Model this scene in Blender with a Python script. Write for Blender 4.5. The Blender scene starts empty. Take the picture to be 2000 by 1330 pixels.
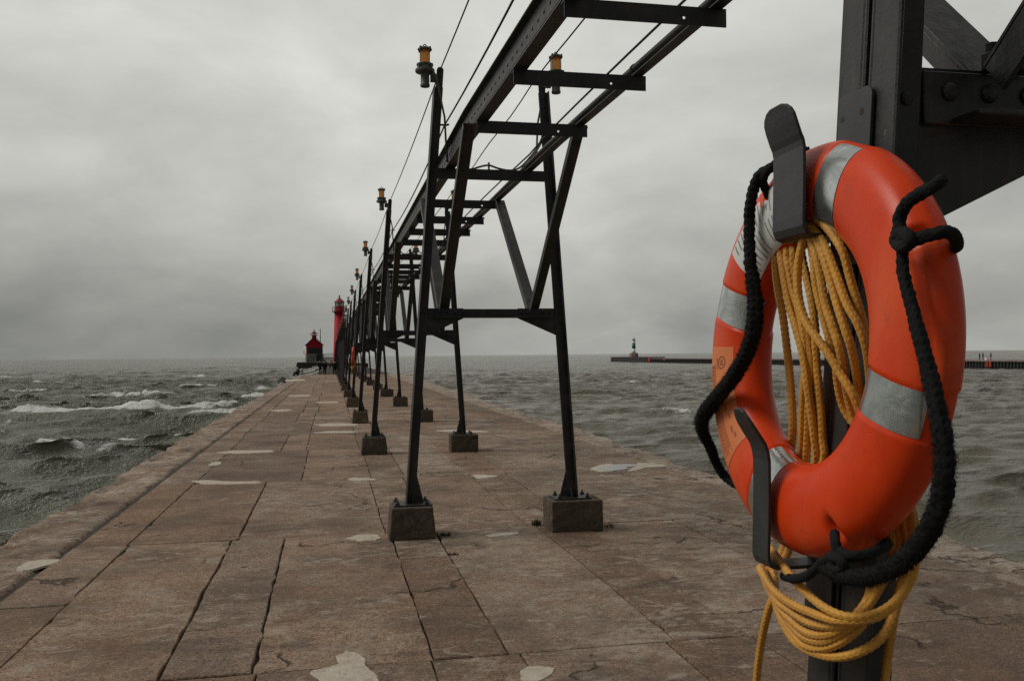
import bpy, bmesh, math, random
import numpy as np
from mathutils import Vector, Matrix

random.seed(7); RNG = np.random.default_rng(7)
scene = bpy.context.scene
COL = scene.collection
PI = math.pi
H = 1.9                      # eye height
WATER = -2.2                 # lake level, pier top is z = 0

# ------------------------------------------------------------------ camera
YAW, PITCH, ROLL, FPX = 0.2002695, 0.0157279, -0.0095, 1750.0
def cam_basis():
    d = Vector((math.sin(YAW)*math.cos(PITCH), math.cos(YAW)*math.cos(PITCH), math.sin(PITCH)))
    r0 = Vector((math.cos(YAW), -math.sin(YAW), 0)); u0 = r0.cross(d)
    c, s = math.cos(ROLL), math.sin(ROLL)
    return c*r0 + s*u0, -s*r0 + c*u0, d
CR, CU, CD = cam_basis()
cam = bpy.data.cameras.new('camera'); co = bpy.data.objects.new('camera', cam); COL.objects.link(co)
M = Matrix((CR, CU, -CD)).transposed().to_4x4(); M.translation = Vector((0, 0, H)); co.matrix_world = M
cam.sensor_width = 36.0; cam.lens = FPX/2000*36; cam.clip_start = 0.05; cam.clip_end = 20000
scene.camera = co
EYE = Vector((0, 0, H))
def ray(px, py): return CR*((px-1000)/FPX) - CU*((py-665)/FPX) + CD
def atX(px, py, X): v = ray(px, py); return EYE + v*(X/v.x)
def atY(px, py, Y): v = ray(px, py); return EYE + v*(Y/v.y)
def atZ(px, py, Z): v = ray(px, py); return EYE + v*((Z-H)/v.z)

# ------------------------------------------------------------------ object helpers
def tag(o, label=None, cat=None, group=None, kind=None):
    if label: o['label'] = label
    if cat: o['category'] = cat
    if group: o['group'] = group
    if kind: o['kind'] = kind
    return o
def empty(name, loc=(0, 0, 0)):
    o = bpy.data.objects.new(name, None); o.empty_display_size = .2
    o.location = loc; COL.objects.link(o); return o
def place(o, parent):
    """parent keeping the world position (parents are never rotated)"""
    o.parent = parent
    o.location = Vector(o.location) - Vector(parent.matrix_basis.translation)
    return o
def wtrans(o):
    t = Vector(o.matrix_basis.translation)
    return t + wtrans(o.parent) if o.parent else t
def copy_tree(o, parent=None, kids=None):
    c = o.copy(); COL.objects.link(c)
    if parent: c.parent = parent
    for ch in [x for x in ALLOBJ() if x.parent == o]: copy_tree(ch, c)
    return c
def ALLOBJ(): return list(COL.objects)

class MB:
    """collects polygons, then links them as one mesh object (world coordinates)"""
    def __init__(s): s.v = []; s.f = []; s.m = []; s.sm = []; s.mi = 0; s.smooth = False
    def add(s, vs, fs):
        b = len(s.v); s.v += [tuple(p) for p in vs]
        for f in fs:
            s.f.append([b+i for i in f]); s.m.append(s.mi); s.sm.append(s.smooth)
    def prism(s, poly, vec):
        """extrude a 3-D polygon along vec"""
        n = len(poly); vec = Vector(vec); a = [Vector(p) for p in poly]; b = [p+vec for p in a]
        nrm = Vector((0, 0, 0))
        for i in range(n): nrm += a[i].cross(a[(i+1) % n])
        if nrm.dot(vec) > 0: a.reverse(); b.reverse()
        s.add(a+b, [list(range(n)), list(range(2*n-1, n-1, -1))] + [[(i+1) % n, i, n+i, n+(i+1) % n] for i in range(n)])
    def box(s, c, size, ax=None):
        c = Vector(c); ex, ey, ez = ax if ax else (Vector((1,0,0)), Vector((0,1,0)), Vector((0,0,1)))
        hx, hy, hz = [k/2 for k in size]
        q = [c-ex*hx-ey*hy-ez*hz, c+ex*hx-ey*hy-ez*hz, c+ex*hx+ey*hy-ez*hz, c-ex*hx+ey*hy-ez*hz]
        s.prism(q, ez*(2*hz))
    def bar(s, p0, p1, a, b, wa, wb, oa=0., ob=0.):
        """rectangular bar p0->p1; cross-section axis a from oa to oa+wa and b from ob to ob+wb"""
        p0, p1, a, b = map(Vector, (p0, p1, a, b))
        q = [p0+a*oa+b*ob, p0+a*(oa+wa)+b*ob, p0+a*(oa+wa)+b*(ob+wb), p0+a*oa+b*(ob+wb)]
        s.prism(q, p1-p0)
    def tube(s, path, r, n=10, caps=True):
        path = [Vector(p) for p in path]; rr = r if hasattr(r, '__len__') else [r]*len(path)
        t = (path[1]-path[0]).normalized(); up = Vector((0, 0, 1)) if abs(t.z) < .9 else Vector((1, 0, 0))
        nx = t.cross(up).normalized(); vs = []
        for i, p in enumerate(path):
            t = (path[min(i+1, len(path)-1)]-path[max(i-1, 0)])
            t = t.normalized() if t.length > 1e-9 else Vector((0, 0, 1))
            nx = nx - t*nx.dot(t); nx = nx.normalized() if nx.length > 1e-6 else t.orthogonal().normalized()
            ny = t.cross(nx)
            for k in range(n):
                a = 2*PI*k/n; vs.append(p + (nx*math.cos(a)+ny*math.sin(a))*rr[i])
        L = len(path); fs = [[i*n+k, i*n+(k+1) % n, (i+1)*n+(k+1) % n, (i+1)*n+k] for i in range(L-1) for k in range(n)]
        if caps: fs += [list(range(n-1, -1, -1)), [(L-1)*n+k for k in range(n)]]
        s.add(vs, fs)
    def lathe(s, c, prof, n=24, axis=(0, 0, 1)):
        """prof: list of (radius, height) along axis from c"""
        ax = Vector(axis).normalized(); ex = ax.orthogonal().normalized(); ey = ax.cross(ex); c = Vector(c); vs = []
        for r, h in prof:
            for k in range(n):
                a = 2*PI*k/n; vs.append(c+ax*h+(ex*math.cos(a)+ey*math.sin(a))*max(r, 1e-4))
        L = len(prof); fs = [[i*n+k, i*n+(k+1) % n, (i+1)*n+(k+1) % n, (i+1)*n+k] for i in range(L-1) for k in range(n)]
        fs += [list(range(n-1, -1, -1)), [(L-1)*n+k for k in range(n)]]
        s.add(vs, fs)
    def dome(s, c, r, axis, n=8, flat=.6):
        pr = [(r*math.cos(a), r*flat*math.sin(a)) for a in (0, .5, 1.0, 1.45)]
        s.lathe(c, pr, n, axis)
    def build(s, name, mats, parent=None, origin=None, bevel=0, seg=1):
        me = bpy.data.meshes.new(name)
        o3 = Vector(origin) if origin is not None else (wtrans(parent) if parent else Vector((0, 0, 0)))
        me.from_pydata([Vector(p)-o3 for p in s.v], [], s.f); me.validate(); me.update()
        for mt in (mats if isinstance(mats, (list, tuple)) else [mats]): me.materials.append(mt)
        if len(me.polygons) == len(s.m):
            me.polygons.foreach_set('material_index', s.m); me.polygons.foreach_set('use_smooth', s.sm)
        ob = bpy.data.objects.new(name, me); COL.objects.link(ob)
        if parent:
            ob.parent = parent; ob.location = o3-wtrans(parent)
        else: ob.location = o3
        if bevel:
            m = ob.modifiers.new('bevel', 'BEVEL'); m.width = bevel; m.segments = seg; m.limit_method = 'ANGLE'; m.angle_limit = math.radians(40)
        return ob

# ------------------------------------------------------------------ numeric noise
def _hash(ix, iy, seed):
    n = (ix.astype(np.int64)*374761393 + iy.astype(np.int64)*668265263 + seed*1442695041) & 0x7fffffff
    n = ((n ^ (n >> 13))*1274126177) & 0x7fffffff
    return ((n ^ (n >> 16)) & 0xffff)/65535.0
def vnoise(x, y, seed=0):
    x = np.asarray(x, float); y = np.asarray(y, float)
    ix = np.floor(x); iy = np.floor(y); fx = x-ix; fy = y-iy
    fx = fx*fx*(3-2*fx); fy = fy*fy*(3-2*fy); ix = ix.astype(np.int64); iy = iy.astype(np.int64)
    a = _hash(ix, iy, seed); b = _hash(ix+1, iy, seed); c = _hash(ix, iy+1, seed); d = _hash(ix+1, iy+1, seed)
    return a+(b-a)*fx+(c-a)*fy+(a-b-c+d)*fx*fy
def fbm(x, y, seed=0, oct=4):
    t = 0; amp = .5; s = 0
    for i in range(oct):
        t = t+amp*vnoise(np.asarray(x)*2**i, np.asarray(y)*2**i, seed+i*17); s += amp; amp *= .5
    return t/s

# ------------------------------------------------------------------ materials
class NT:
    def __init__(s, tree): s.t = tree; s.n = tree.nodes; s.l = tree.links
    def node(s, typ, **kw):
        nd = s.n.new(typ)
        for k, v in kw.items():
            if k.startswith('i_'):
                key = k[2:]; key = int(key) if key.isdigit() else key
                s.set(nd.inputs[key], v)
            else: setattr(nd, k, v)
        return nd
    def set(s, inp, v):
        if hasattr(v, 'is_linked'): s.l.new(v, inp)
        elif hasattr(v, 'outputs'): s.l.new(v.outputs[0], inp)
        else: inp.default_value = v
    def math(s, op, a, b=0., c=0., clamp=False):
        nd = s.n.new('ShaderNodeMath'); nd.operation = op; nd.use_clamp = clamp
        s.set(nd.inputs[0], a); s.set(nd.inputs[1], b)
        if op in ('MULTIPLY_ADD', 'SMOOTH_MIN', 'COMPARE'): s.set(nd.inputs[2], c)
        return nd.outputs[0]
    def mix(s, fac, a, b, blend='MIX'):
        nd = s.n.new('ShaderNodeMix'); nd.data_type = 'RGBA'; nd.blend_type = blend
        s.set(nd.inputs[0], fac)
        for k, v in ((6, a), (7, b)):
            s.set(nd.inputs[k], v if not isinstance(v, tuple) or len(v) == 4 else (*v, 1))
        return nd.outputs[2]
    def ramp(s, fac, stops, interp='LINEAR'):
        nd = s.n.new('ShaderNodeValToRGB'); cr = nd.color_ramp; cr.interpolation = interp
        while len(cr.elements) < len(stops): cr.elements.new(.5)
        for e, (p, c) in zip(cr.elements, stops):
            e.position = p; e.color = (c, c, c, 1) if not isinstance(c, tuple) else (*c, 1)
        s.set(nd.inputs[0], fac); return nd.outputs[0]
    def noise(s, vec, scale, detail=4, rough=.55, dist=0., dim='3D'):
        nd = s.n.new('ShaderNodeTexNoise'); nd.noise_dimensions = dim
        if vec is not None: s.set(nd.inputs['Vector'], vec)
        nd.inputs['Scale'].default_value = scale; nd.inputs['Detail'].default_value = detail
        nd.inputs['Roughness'].default_value = rough; nd.inputs['Distortion'].default_value = dist
        return nd.outputs[0]
    def voro(s, vec, scale, feature='F1', out=0):
        nd = s.n.new('ShaderNodeTexVoronoi'); nd.feature = feature
        if vec is not None: s.set(nd.inputs['Vector'], vec)
        nd.inputs['Scale'].default_value = scale; return nd.outputs[out]
    def mapping(s, vec, scale=(1, 1, 1), loc=(0, 0, 0), rot=(0, 0, 0)):
        nd = s.n.new('ShaderNodeMapping'); s.set(nd.inputs[0], vec)
        nd.inputs['Scale'].default_value = scale; nd.inputs['Location'].default_value = loc; nd.inputs['Rotation'].default_value = rot
        return nd.outputs[0]
    def bump(s, h, strength=.5, dist=.01, normal=None):
        nd = s.n.new('ShaderNodeBump'); s.set(nd.inputs['Height'], h)
        nd.inputs['Strength'].default_value = strength; nd.inputs['Distance'].default_value = dist
        if normal is not None: s.set(nd.inputs['Normal'], normal)
        return nd.outputs[0]
    def obj(s): return s.node('ShaderNodeTexCoord').outputs['Object']
    def pos(s): return s.node('ShaderNodeNewGeometry').outputs['Position']
def mat(name):
    m = bpy.data.materials.new(name); m.use_nodes = True
    t = NT(m.node_tree); return m, t, t.n['Principled BSDF']
def simple(name, col, rough=.6, var=.25, scale=8., bump=0., bscale=60., metal=0., dark=None, spec=.5):
    """a painted / cast surface with mottled tone and fine relief"""
    m, t, b = mat(name); p = t.pos()
    n = t.noise(p, scale, 5, .6)
    d = tuple(c*(1-var) for c in col) if dark is None else dark
    l = tuple(min(1, c*(1+var*.6)) for c in col)
    t.set(b.inputs['Base Color'], t.mix(t.ramp(n, [(.3, 0.), (.7, 1.)]), d, l))
    b.inputs['Roughness'].default_value = rough; b.inputs['Metallic'].default_value = metal
    b.inputs['Specular IOR Level'].default_value = spec
    if bump: t.set(b.inputs['Normal'], t.bump(t.noise(p, bscale, 4, .6), bump, .004))
    return m

def steel_mat():
    m, t, b = mat('black_painted_steel'); p = t.pos()
    n1 = t.noise(p, 6., 6, .65); n2 = t.noise(t.mapping(p, (40, 40, 4)), 1., 4, .6); n3 = t.noise(p, 90., 3, .6)
    c = t.mix(t.ramp(n1, [(.35, 0.), (.7, 1.)]), (.0105, .0110, .0112), (.042, .036, .0325))
    rust = t.ramp(t.math('MULTIPLY', t.noise(p, 23., 5, .7), n1), [(.31, 0.), (.40, 1.)])
    c = t.mix(t.math('MULTIPLY', rust, .7), c, (.075, .040, .026))
    run = t.math('MULTIPLY', t.ramp(t.noise(t.mapping(p, (38, 38, 1.6)), 1., 4, .6), [(.60, 0.), (.72, 1.)]), t.ramp(n1, [(.45, 0.), (.6, 1.)]))
    c = t.mix(t.math('MULTIPLY', run, .45), c, (.085, .060, .045))
    chip = t.ramp(t.noise(p, 55., 2, .5), [(.74, 0.), (.78, 1.)])
    c = t.mix(t.math('MULTIPLY', chip, .35), c, (.16, .14, .12))
    t.set(b.inputs['Base Color'], c)
    t.set(b.inputs['Roughness'], t.ramp(n2, [(.3, .42), (.75, .62)]))
    t.set(b.inputs['Normal'], t.bump(t.math('ADD', n3, t.math('MULTIPLY', n1, 1.5)), .35, .003))
    return m

def concrete_mat(name, base, pale, dark, slab=False):
    m, t, b = mat(name); p = t.pos()
    big = t.noise(p, .9, 5, .62); mid = t.noise(p, 5., 6, .7); agg = t.noise(p, 70., 3, .7); fine = t.noise(p, 190., 2, .6)
    c = t.mix(t.ramp(mid, [(.3, 0.), (.72, 1.)]), dark, base)
    # exposed aggregate: every stone has its own tone
    cell = t.node('ShaderNodeSeparateColor', i_0=t.voro(p, 58., out=1)).outputs[0]; cell2 = t.node('ShaderNodeSeparateColor', i_0=t.voro(p, 24., out=1)).outputs[1]
    k_ = t.math('ADD', t.ramp(cell, [(0., .52), (.5, .92), (.85, 1.15), (1., 1.75)]), t.ramp(cell2, [(0., -.16), (1., .16)]))
    c = t.mix(1., c, t.node('ShaderNodeCombineColor', i_0=k_, i_1=k_, i_2=k_).outputs[0], 'MULTIPLY')
    c = t.mix(t.math('MULTIPLY', t.ramp(agg, [(.48, 0.), (.66, 1.)]), .8), c, tuple(min(1, k*1.65) for k in base))
    c = t.mix(t.math('MULTIPLY', t.ramp(agg, [(.30, 1.), (.44, 0.)]), .75), c, tuple(k*.45 for k in dark))
    if slab:
        at = t.node('ShaderNodeAttribute', attribute_name='tint')
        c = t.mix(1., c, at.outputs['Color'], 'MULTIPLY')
        worn = t.node('ShaderNodeAttribute', attribute_name='worn').outputs['Fac']
    else: worn = .25
    # pale spalled skin: patches where the cement film is left
    sp = t.math('ADD', t.math('MULTIPLY', t.noise(p, 2.6, 9, .74, .6), .62), t.math('MULTIPLY', t.noise(p, 16., 5, .7), .38))
    thr = t.math('MULTIPLY_ADD', worn, .22, -.60)
    sp = t.math('MULTIPLY', t.math('ADD', sp, thr), 9., clamp=True)
    c = t.mix(t.math('MULTIPLY', sp, .58), c, pale)
    # stones: pale and dark chips
    v = t.voro(p, 42.); vc = t.voro(p, 42., out=1)
    sel = t.node('ShaderNodeSeparateColor', i_0=vc).outputs[0]
    chip = t.math('MULTIPLY', t.ramp(v, [(.16, 1.), (.26, 0.)]), t.ramp(sel, [(.90, 0.), (.92, 1.)]))
    c = t.mix(t.math('MULTIPLY', chip, .85), c, (.55, .50, .44))
    chipd = t.math('MULTIPLY', t.ramp(v, [(.2, 1.), (.34, 0.)]), t.ramp(sel, [(.07, 1.), (.09, 0.)]))
    c = t.mix(t.math('MULTIPLY', chipd, .7), c, tuple(k*.35 for k in dark))
    c = t.mix(t.math('MULTIPLY', t.ramp(big, [(.42, 0.), (.62, 1.)]), .62), c, tuple(k*.72 for k in dark))
    fl = t.math('ADD', t.math('MULTIPLY', t.noise(t.mapping(p, (1., 1.7, 1.), (2, 7, 1)), 4.2, 10, .80, .9), .75), t.math('MULTIPLY', t.noise(p, .55, 3, .5), .25))
    flm = t.math('MULTIPLY', t.math('SUBTRACT', t.math('MULTIPLY_ADD', worn, .07, fl), .568), 22., clamp=True)
    c = t.mix(t.math('MULTIPLY', flm, .62), c, t.mix(t.noise(p, 30., 3, .6), tuple(k*.8 for k in pale), tuple(min(1, k*1.35) for k in pale)))
    st = t.noise(t.mapping(p, (.55, 1.5, 1.), (4, 2, 0)), 1.3, 8, .7, .8)
    c = t.mix(t.math('MULTIPLY', t.ramp(st, [(.56, 0.), (.66, 1.)]), .55), c, tuple(k*.42 for k in dark))
    rs = t.noise(t.mapping(p, (1., 1., 1.), (9, 5, 0)), 1.7, 6, .65, .5)
    c = t.mix(t.math('MULTIPLY', t.ramp(rs, [(.58, 0.), (.70, 1.)]), .28), c, (base[0]*.80, base[1]*.58, base[2]*.50))
    wv = t.node('ShaderNodeVectorMath', operation='ADD', i_0=p, i_1=t.node('ShaderNodeVectorMath', operation='SCALE', i_0=t.node('ShaderNodeTexNoise', i_Scale=2.2, i_Detail=6., i_Vector=p).outputs[1], i_Scale=.9))
    ce = t.voro(wv.outputs[0], .42, 'DISTANCE_TO_EDGE')
    hair = t.math('MULTIPLY', t.ramp(ce, [(.004, 1.), (.010, 0.)]), t.ramp(t.noise(p, .8, 3, .5), [(.51, 0.), (.57, 1.)]))
    c = t.mix(t.math('MULTIPLY', hair, .8), c, tuple(k*.3 for k in dark))
    pv = t.voro(t.math('ADD', 0, 0) if False else t.mapping(p, (1.1, 1.1, 1.1)), 1.6, out=0); pc = t.node('ShaderNodeSeparateColor', i_0=t.voro(t.mapping(p, (1.1, 1.1, 1.1)), 1.6, out=1)).outputs[1]
    pd = t.math('ADD', pv, t.math('MULTIPLY', t.noise(p, 24., 3, .6), .10))
    pit = t.math('MULTIPLY', t.ramp(pd, [(.085, 1.), (.105, 0.)]), t.ramp(pc, [(.60, 0.), (.62, 1.)]))
    c = t.mix(t.math('MULTIPLY', pit, .8), c, tuple(k*.3 for k in dark))
    if 'footing' in name:
        rr_ = t.ramp(t.noise(t.mapping(p, (22, 22, 1.3)), 1., 5, .65), [(.55, 0.), (.70, 1.)])
        c = t.mix(t.math('MULTIPLY', rr_, .55), c, (.14, .062, .030))
    t.set(b.inputs['Base Color'], c)
    t.set(b.inputs['Roughness'], t.ramp(mid, [(.3, .78), (.7, .95)]))
    b.inputs['Specular IOR Level'].default_value = .3
    h = t.math('ADD', t.math('MULTIPLY', agg, .8), t.math('MULTIPLY', fine, .4))
    h = t.math('ADD', h, t.math('MULTIPLY', sp, .35)); h = t.math('ADD', h, t.math('MULTIPLY', mid, 1.4)); h = t.math('SUBTRACT', h, t.math('MULTIPLY', t.math('ADD', pit, hair), 1.5))
    t.set(b.inputs['Normal'], t.bump(h, 1., .02))
    return m

def water_mat():
    m, t, b = mat('lake_water'); p = t.pos()
    far = t.node('ShaderNodeAttribute', attribute_name='ripple').outputs['Fac']
    foam = t.node('ShaderNodeAttribute', attribute_name='foam').outputs['Fac']
    w1 = t.noise(t.mapping(p, (.9, 1.5, 1)), 1.6, 5, .6, .4); w2 = t.noise(t.mapping(p, (.8, 1.6, 1)), 7., 4, .6, .3)
    w3 = t.noise(t.mapping(p, (.06, .16, .1)), 1., 6, .65, .5)
    w4 = t.noise(t.mapping(p, (.35, .85, .3)), 1., 5, .65, .6)
    h = t.math('ADD', t.math('MULTIPLY', w1, .24), t.math('MULTIPLY', w2, .07))
    h = t.math('ADD', h, t.math('MULTIPLY', w4, t.math('MULTIPLY_ADD', far, 1.3, .25)))
    h = t.math('ADD', h, t.math('MULTIPLY', w3, t.math('MULTIPLY', far, 4.5)))
    t.set(b.inputs['Normal'], t.bump(h, .9, 1.))
    gust = t.noise(t.mapping(p, (.02, .07, .1)), 1., 6, .68, .5); chop = t.noise(t.mapping(p, (.12, .42, .2)), 1., 5, .7, .4)
    sp = t.math('MULTIPLY', t.math('ADD', t.ramp(gust, [(.3, .16), (.7, .40)]), t.ramp(chop, [(.34, .04), (.64, .58)])), 1.)
    t.set(b.inputs['Specular IOR Level'], t.math('MULTIPLY_ADD', far, t.math('SUBTRACT', sp, .5), .5))
    c = t.mix(t.noise(t.mapping(p, (.02, .04, .1)), 1., 3, .5), (.112, .114, .084), (.158, .150, .115))
    xx = t.node('ShaderNodeSeparateXYZ', i_0=p).outputs[0]
    c = t.mix(t.ramp(t.math('MULTIPLY_ADD', xx, .02, .4), [(.40, 0.), (.62, 1.)]), c, t.mix(t.noise(t.mapping(p, (.03, .08, .1)), 1., 4, .5), (.118, .108, .080), (.162, .146, .110)))     # river water on the channel side
    fn = t.math('ADD', t.math('MULTIPLY', t.noise(p, 3.2, 8, .72, .4), .6), t.math('MULTIPLY', t.noise(p, 14., 4, .7), .4))
    fm = t.math('MULTIPLY', t.math('ADD', foam, t.math('SUBTRACT', t.math('MULTIPLY', fn, 2.6), 1.86)), 2.8, clamp=True)
    t.set(b.inputs['Base Color'], t.mix(fm, c, (.66, .66, .62)))
    t.set(b.inputs['Roughness'], t.math('MULTIPLY_ADD', fm, .6, .2))
    b.inputs['IOR'].default_value = 1.33
    return m

def orange_mat():
    m, t, b = mat('orange_ring_plastic'); p = t.obj()
    n = t.noise(p, 9., 5, .6); n2 = t.noise(p, 130., 3, .6)
    c = t.mix(t.ramp(n, [(.3, 0.), (.75, 1.)]), (.60, .040, .004), (.70, .058, .007))
    sc = t.ramp(t.noise(p, 38., 6, .75, 1.), [(.62, 0.), (.70, 1.)])
    c = t.mix(t.math('MULTIPLY', sc, .45), c, (.30, .05, .03))
    fade = t.ramp(t.noise(p, 4.5, 5, .6, .5), [(.48, 0.), (.70, 1.)]); c = t.mix(t.math('MULTIPLY', fade, .40), c, (.72, .15, .05))
    scr = t.ramp(t.noise(t.mapping(p, (30, 6, 90), rot=(.5, .3, .2)), 1., 4, .8), [(.70, 0.), (.74, 1.)]); c = t.mix(t.math('MULTIPLY', scr, .35), c, (.80, .30, .18))
    grime = t.ramp(t.noise(t.mapping(p, (1, 1, 1), (3, 1, 2)), 11., 7, .75, .8), [(.56, 0.), (.72, 1.)]); c = t.mix(t.math('MULTIPLY', grime, .38), c, (.22, .035, .018))
    t.set(b.inputs['Base Color'], c)
    t.set(b.inputs['Roughness'], t.ramp(n, [(.3, .30), (.75, .46)]))
    b.inputs['Specular IOR Level'].default_value = .24; b.inputs['Subsurface Weight'].default_value = .05; b.inputs['Subsurface Radius'].default_value = (.02, .006, .002); b.inputs['Subsurface Scale'].default_value = .3
    t.set(b.inputs['Normal'], t.bump(t.math('ADD', n2, t.math('MULTIPLY', n, 2.)), .12, .002))
    return m

def tape_mat():
    m, t, b = mat('silver_reflective_tape'); p = t.obj()
    n = t.noise(p, 16., 6, .7, 1.2); n2 = t.noise(p, 5., 3, .5)
    c = t.mix(t.ramp(n, [(.40, 0.), (.60, 1.)]), (.42, .45, .44), (.62, .64, .61))
    c = t.mix(t.ramp(t.noise(p, 60., 4, .7), [(.66, 0.), (.76, 1.)]), c, (.34, .36, .35))
    t.set(b.inputs['Base Color'], c); t.set(b.inputs['Roughness'], t.ramp(n2, [(.3, .14), (.7, .34)]))
    b.inputs['Metallic'].default_value = .9
    t.set(b.inputs['Normal'], t.bump(n, .12, .003))
    return m

def yellow_mat():
    m, t, b = mat('yellow_braided_rope'); p = t.obj()
    n = t.noise(p, 14., 4, .6); n2 = t.noise(p, 240., 3, .7)
    c = t.mix(t.ramp(n, [(.3, 0.), (.7, 1.)]), (.46, .195, .013), (.74, .35, .024))
    c = t.mix(t.math('MULTIPLY', t.ramp(n2, [(.4, 0.), (.7, 1.)]), .5), c, (.66, .38, .10))
    t.set(b.inputs['Base Color'], c); b.inputs['Roughness'].default_value = .55
    b.inputs['Sheen Weight'].default_value = .15
    t.set(b.inputs['Normal'], t.bump(n2, .5, .0015))
    return m

def amber_mat(name, col):
    m, t, b = mat(name)
    b.inputs['Base Color'].default_value = (*col, 1); b.inputs['Roughness'].default_value = .35
    b.inputs['Transmission Weight'].default_value = .55; b.inputs['IOR'].default_value = 1.15
    tr = t.node('ShaderNodeBsdfTranslucent'); tr.inputs['Color'].default_value = (*col, 1)
    mx = t.node('ShaderNodeMixShader', i_0=.45)
    t.l.new(b.outputs[0], mx.inputs[1]); t.l.new(tr.outputs[0], mx.inputs[2])
    t.l.new(mx.outputs[0], t.n['Material Output'].inputs['Surface'])
    return m

STEEL = steel_mat()
STRAP = simple('black_bracket_steel', (.030, .030, .031), .48, .35, 12., .15, 120.)
DECK = concrete_mat('pier_concrete', (.310, .206, .141), (.45, .38, .295), (.152, .098, .066), True)
EDGEC = concrete_mat('pier_edge_concrete', (.310, .208, .145), (.54, .47, .38), (.135, .088, .062), True)
FOOT = concrete_mat('footing_concrete', (.155, .118, .088), (.26, .225, .185), (.080, .060, .044))
def patch_mat():
    m, t, b = mat('grey_cement_patch'); p = t.pos()
    n = t.noise(p, 7., 8, .72, .5); n2 = t.noise(p, 60., 3, .7)
    c = t.mix(t.ramp(n, [(.3, 0.), (.7, 1.)]), (.40, .345, .27), (.58, .52, .43))
    thin = t.ramp(t.noise(p, 15., 8, .78, .6), [(.55, 0.), (.63, 1.)])
    c = t.mix(t.math('MULTIPLY', thin, .75), c, (.27, .19, .135))
    c = t.mix(t.math('MULTIPLY', t.ramp(n2, [(.56, 0.), (.68, 1.)]), .5), c, (.22, .17, .13))
    t.set(b.inputs['Base Color'], c); b.inputs['Roughness'].default_value = .92; b.inputs['Specular IOR Level'].default_value = .2
    t.set(b.inputs['Normal'], t.bump(t.math('ADD', n2, t.math('MULTIPLY', n, 2.)), .8, .01)); return m
PATCH = patch_mat()
CRACK = simple('joint_dirt_and_hole_shade', (.045, .034, .026), .95, .4, 20., .5, 90.)
WATERM = water_mat()
ORANGE = orange_mat(); TAPE = tape_mat(); YELLOW = yellow_mat()
BLACKROPE = simple('black_rope', (.0075, .0075, .008), .85, .5, 60., .6, 400., spec=.25)
STICKW = simple('white_sticker', (.62, .63, .60), .45, .08, 10.)
STICKO = simple('orange_sticker', (.68, .19, .055), .45, .1, 10.)
INK = simple('black_print', (.06, .055, .055), .6, .2, 10.)
INKF = simple('faded_print', (.24, .23, .22), .6, .2, 10.)
INKO = simple('brown_print', (.28, .085, .04), .6, .2, 10.)
AMBER = amber_mat('amber_glass', (.80, .43, .16)); CLEAR = amber_mat('clear_glass', (.80, .80, .74)); PALEY = amber_mat('pale_yellow_glass', (.75, .60, .22))
LAMPM = simple('dark_grey_cast_metal', (.085, .090, .082), .55, .25, 20., .25, 90.)
CABLEM = simple('black_cable_sheath', (.012, .012, .012), .6, .3, 10.)
CONDM = simple('grey_brown_cable_sheath', (.10, .078, .065), .6, .3, 12.)
REDP = simple('red_lighthouse_paint', (.40, .010, .024), .62, .12, .8, .1, 5., spec=.2)
REDD = simple('dark_red_roof', (.23, .012, .020), .55, .2, 1.2, .1, 5.)
WHITEP = simple('white_paint', (.84, .84, .82), .6, .12, 2.)
DARKP = simple('near_black_paint_and_shade', (.018, .020, .022), .6, .3, 2.)
GREYC = concrete_mat('grey_concrete', (.34, .33, .31), (.48, .47, .45), (.20, .19, .175))
WETC = concrete_mat('wet_dark_concrete', (.075, .068, .06), (.16, .15, .14), (.035, .032, .03))
GREENP = simple('green_paint', (.012, .11, .065), .5, .15, 2.)
PILE = simple('black_sheet_pile', (.020, .021, .020), .7, .5, .6, .3, 3.)
REDMARK = simple('orange_red_paint', (.62, .055, .035), .6, .2, 2.)
PINKTOP = concrete_mat('breakwater_cap', (.27, .20, .175), (.34, .30, .28), (.18, .135, .12))
PANELM = simple('purple_grey_panel', (.105, .088, .098), .7, .2, 2.)
DRYW = simple('dry_weed', (.09, .06, .035), .9, .4, 40.)
ROCKM = concrete_mat('pale_boulder', (.36, .34, .31), (.52, .50, .47), (.22, .2, .18))
PUDM, _t, _b = mat('puddle_water'); _b.inputs['Base Color'].default_value = (.03, .03, .028, 1); _b.inputs['Roughness'].default_value = .04; _b.inputs['IOR'].default_value = 1.33
PANE, _t, _b = mat('lantern_glass'); _b.inputs['Base Color'].default_value = (.75, .78, .76, 1); _b.inputs['Roughness'].default_value = .12; _b.inputs['Transmission Weight'].default_value = .85; _b.inputs['IOR'].default_value = 1.1
SKIN = simple('skin', (.42, .24, .17), .6, .1, 30.)
def cloth(name, c): return simple(name, c, .85, .3, 12., .3, 80., spec=.2)

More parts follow.
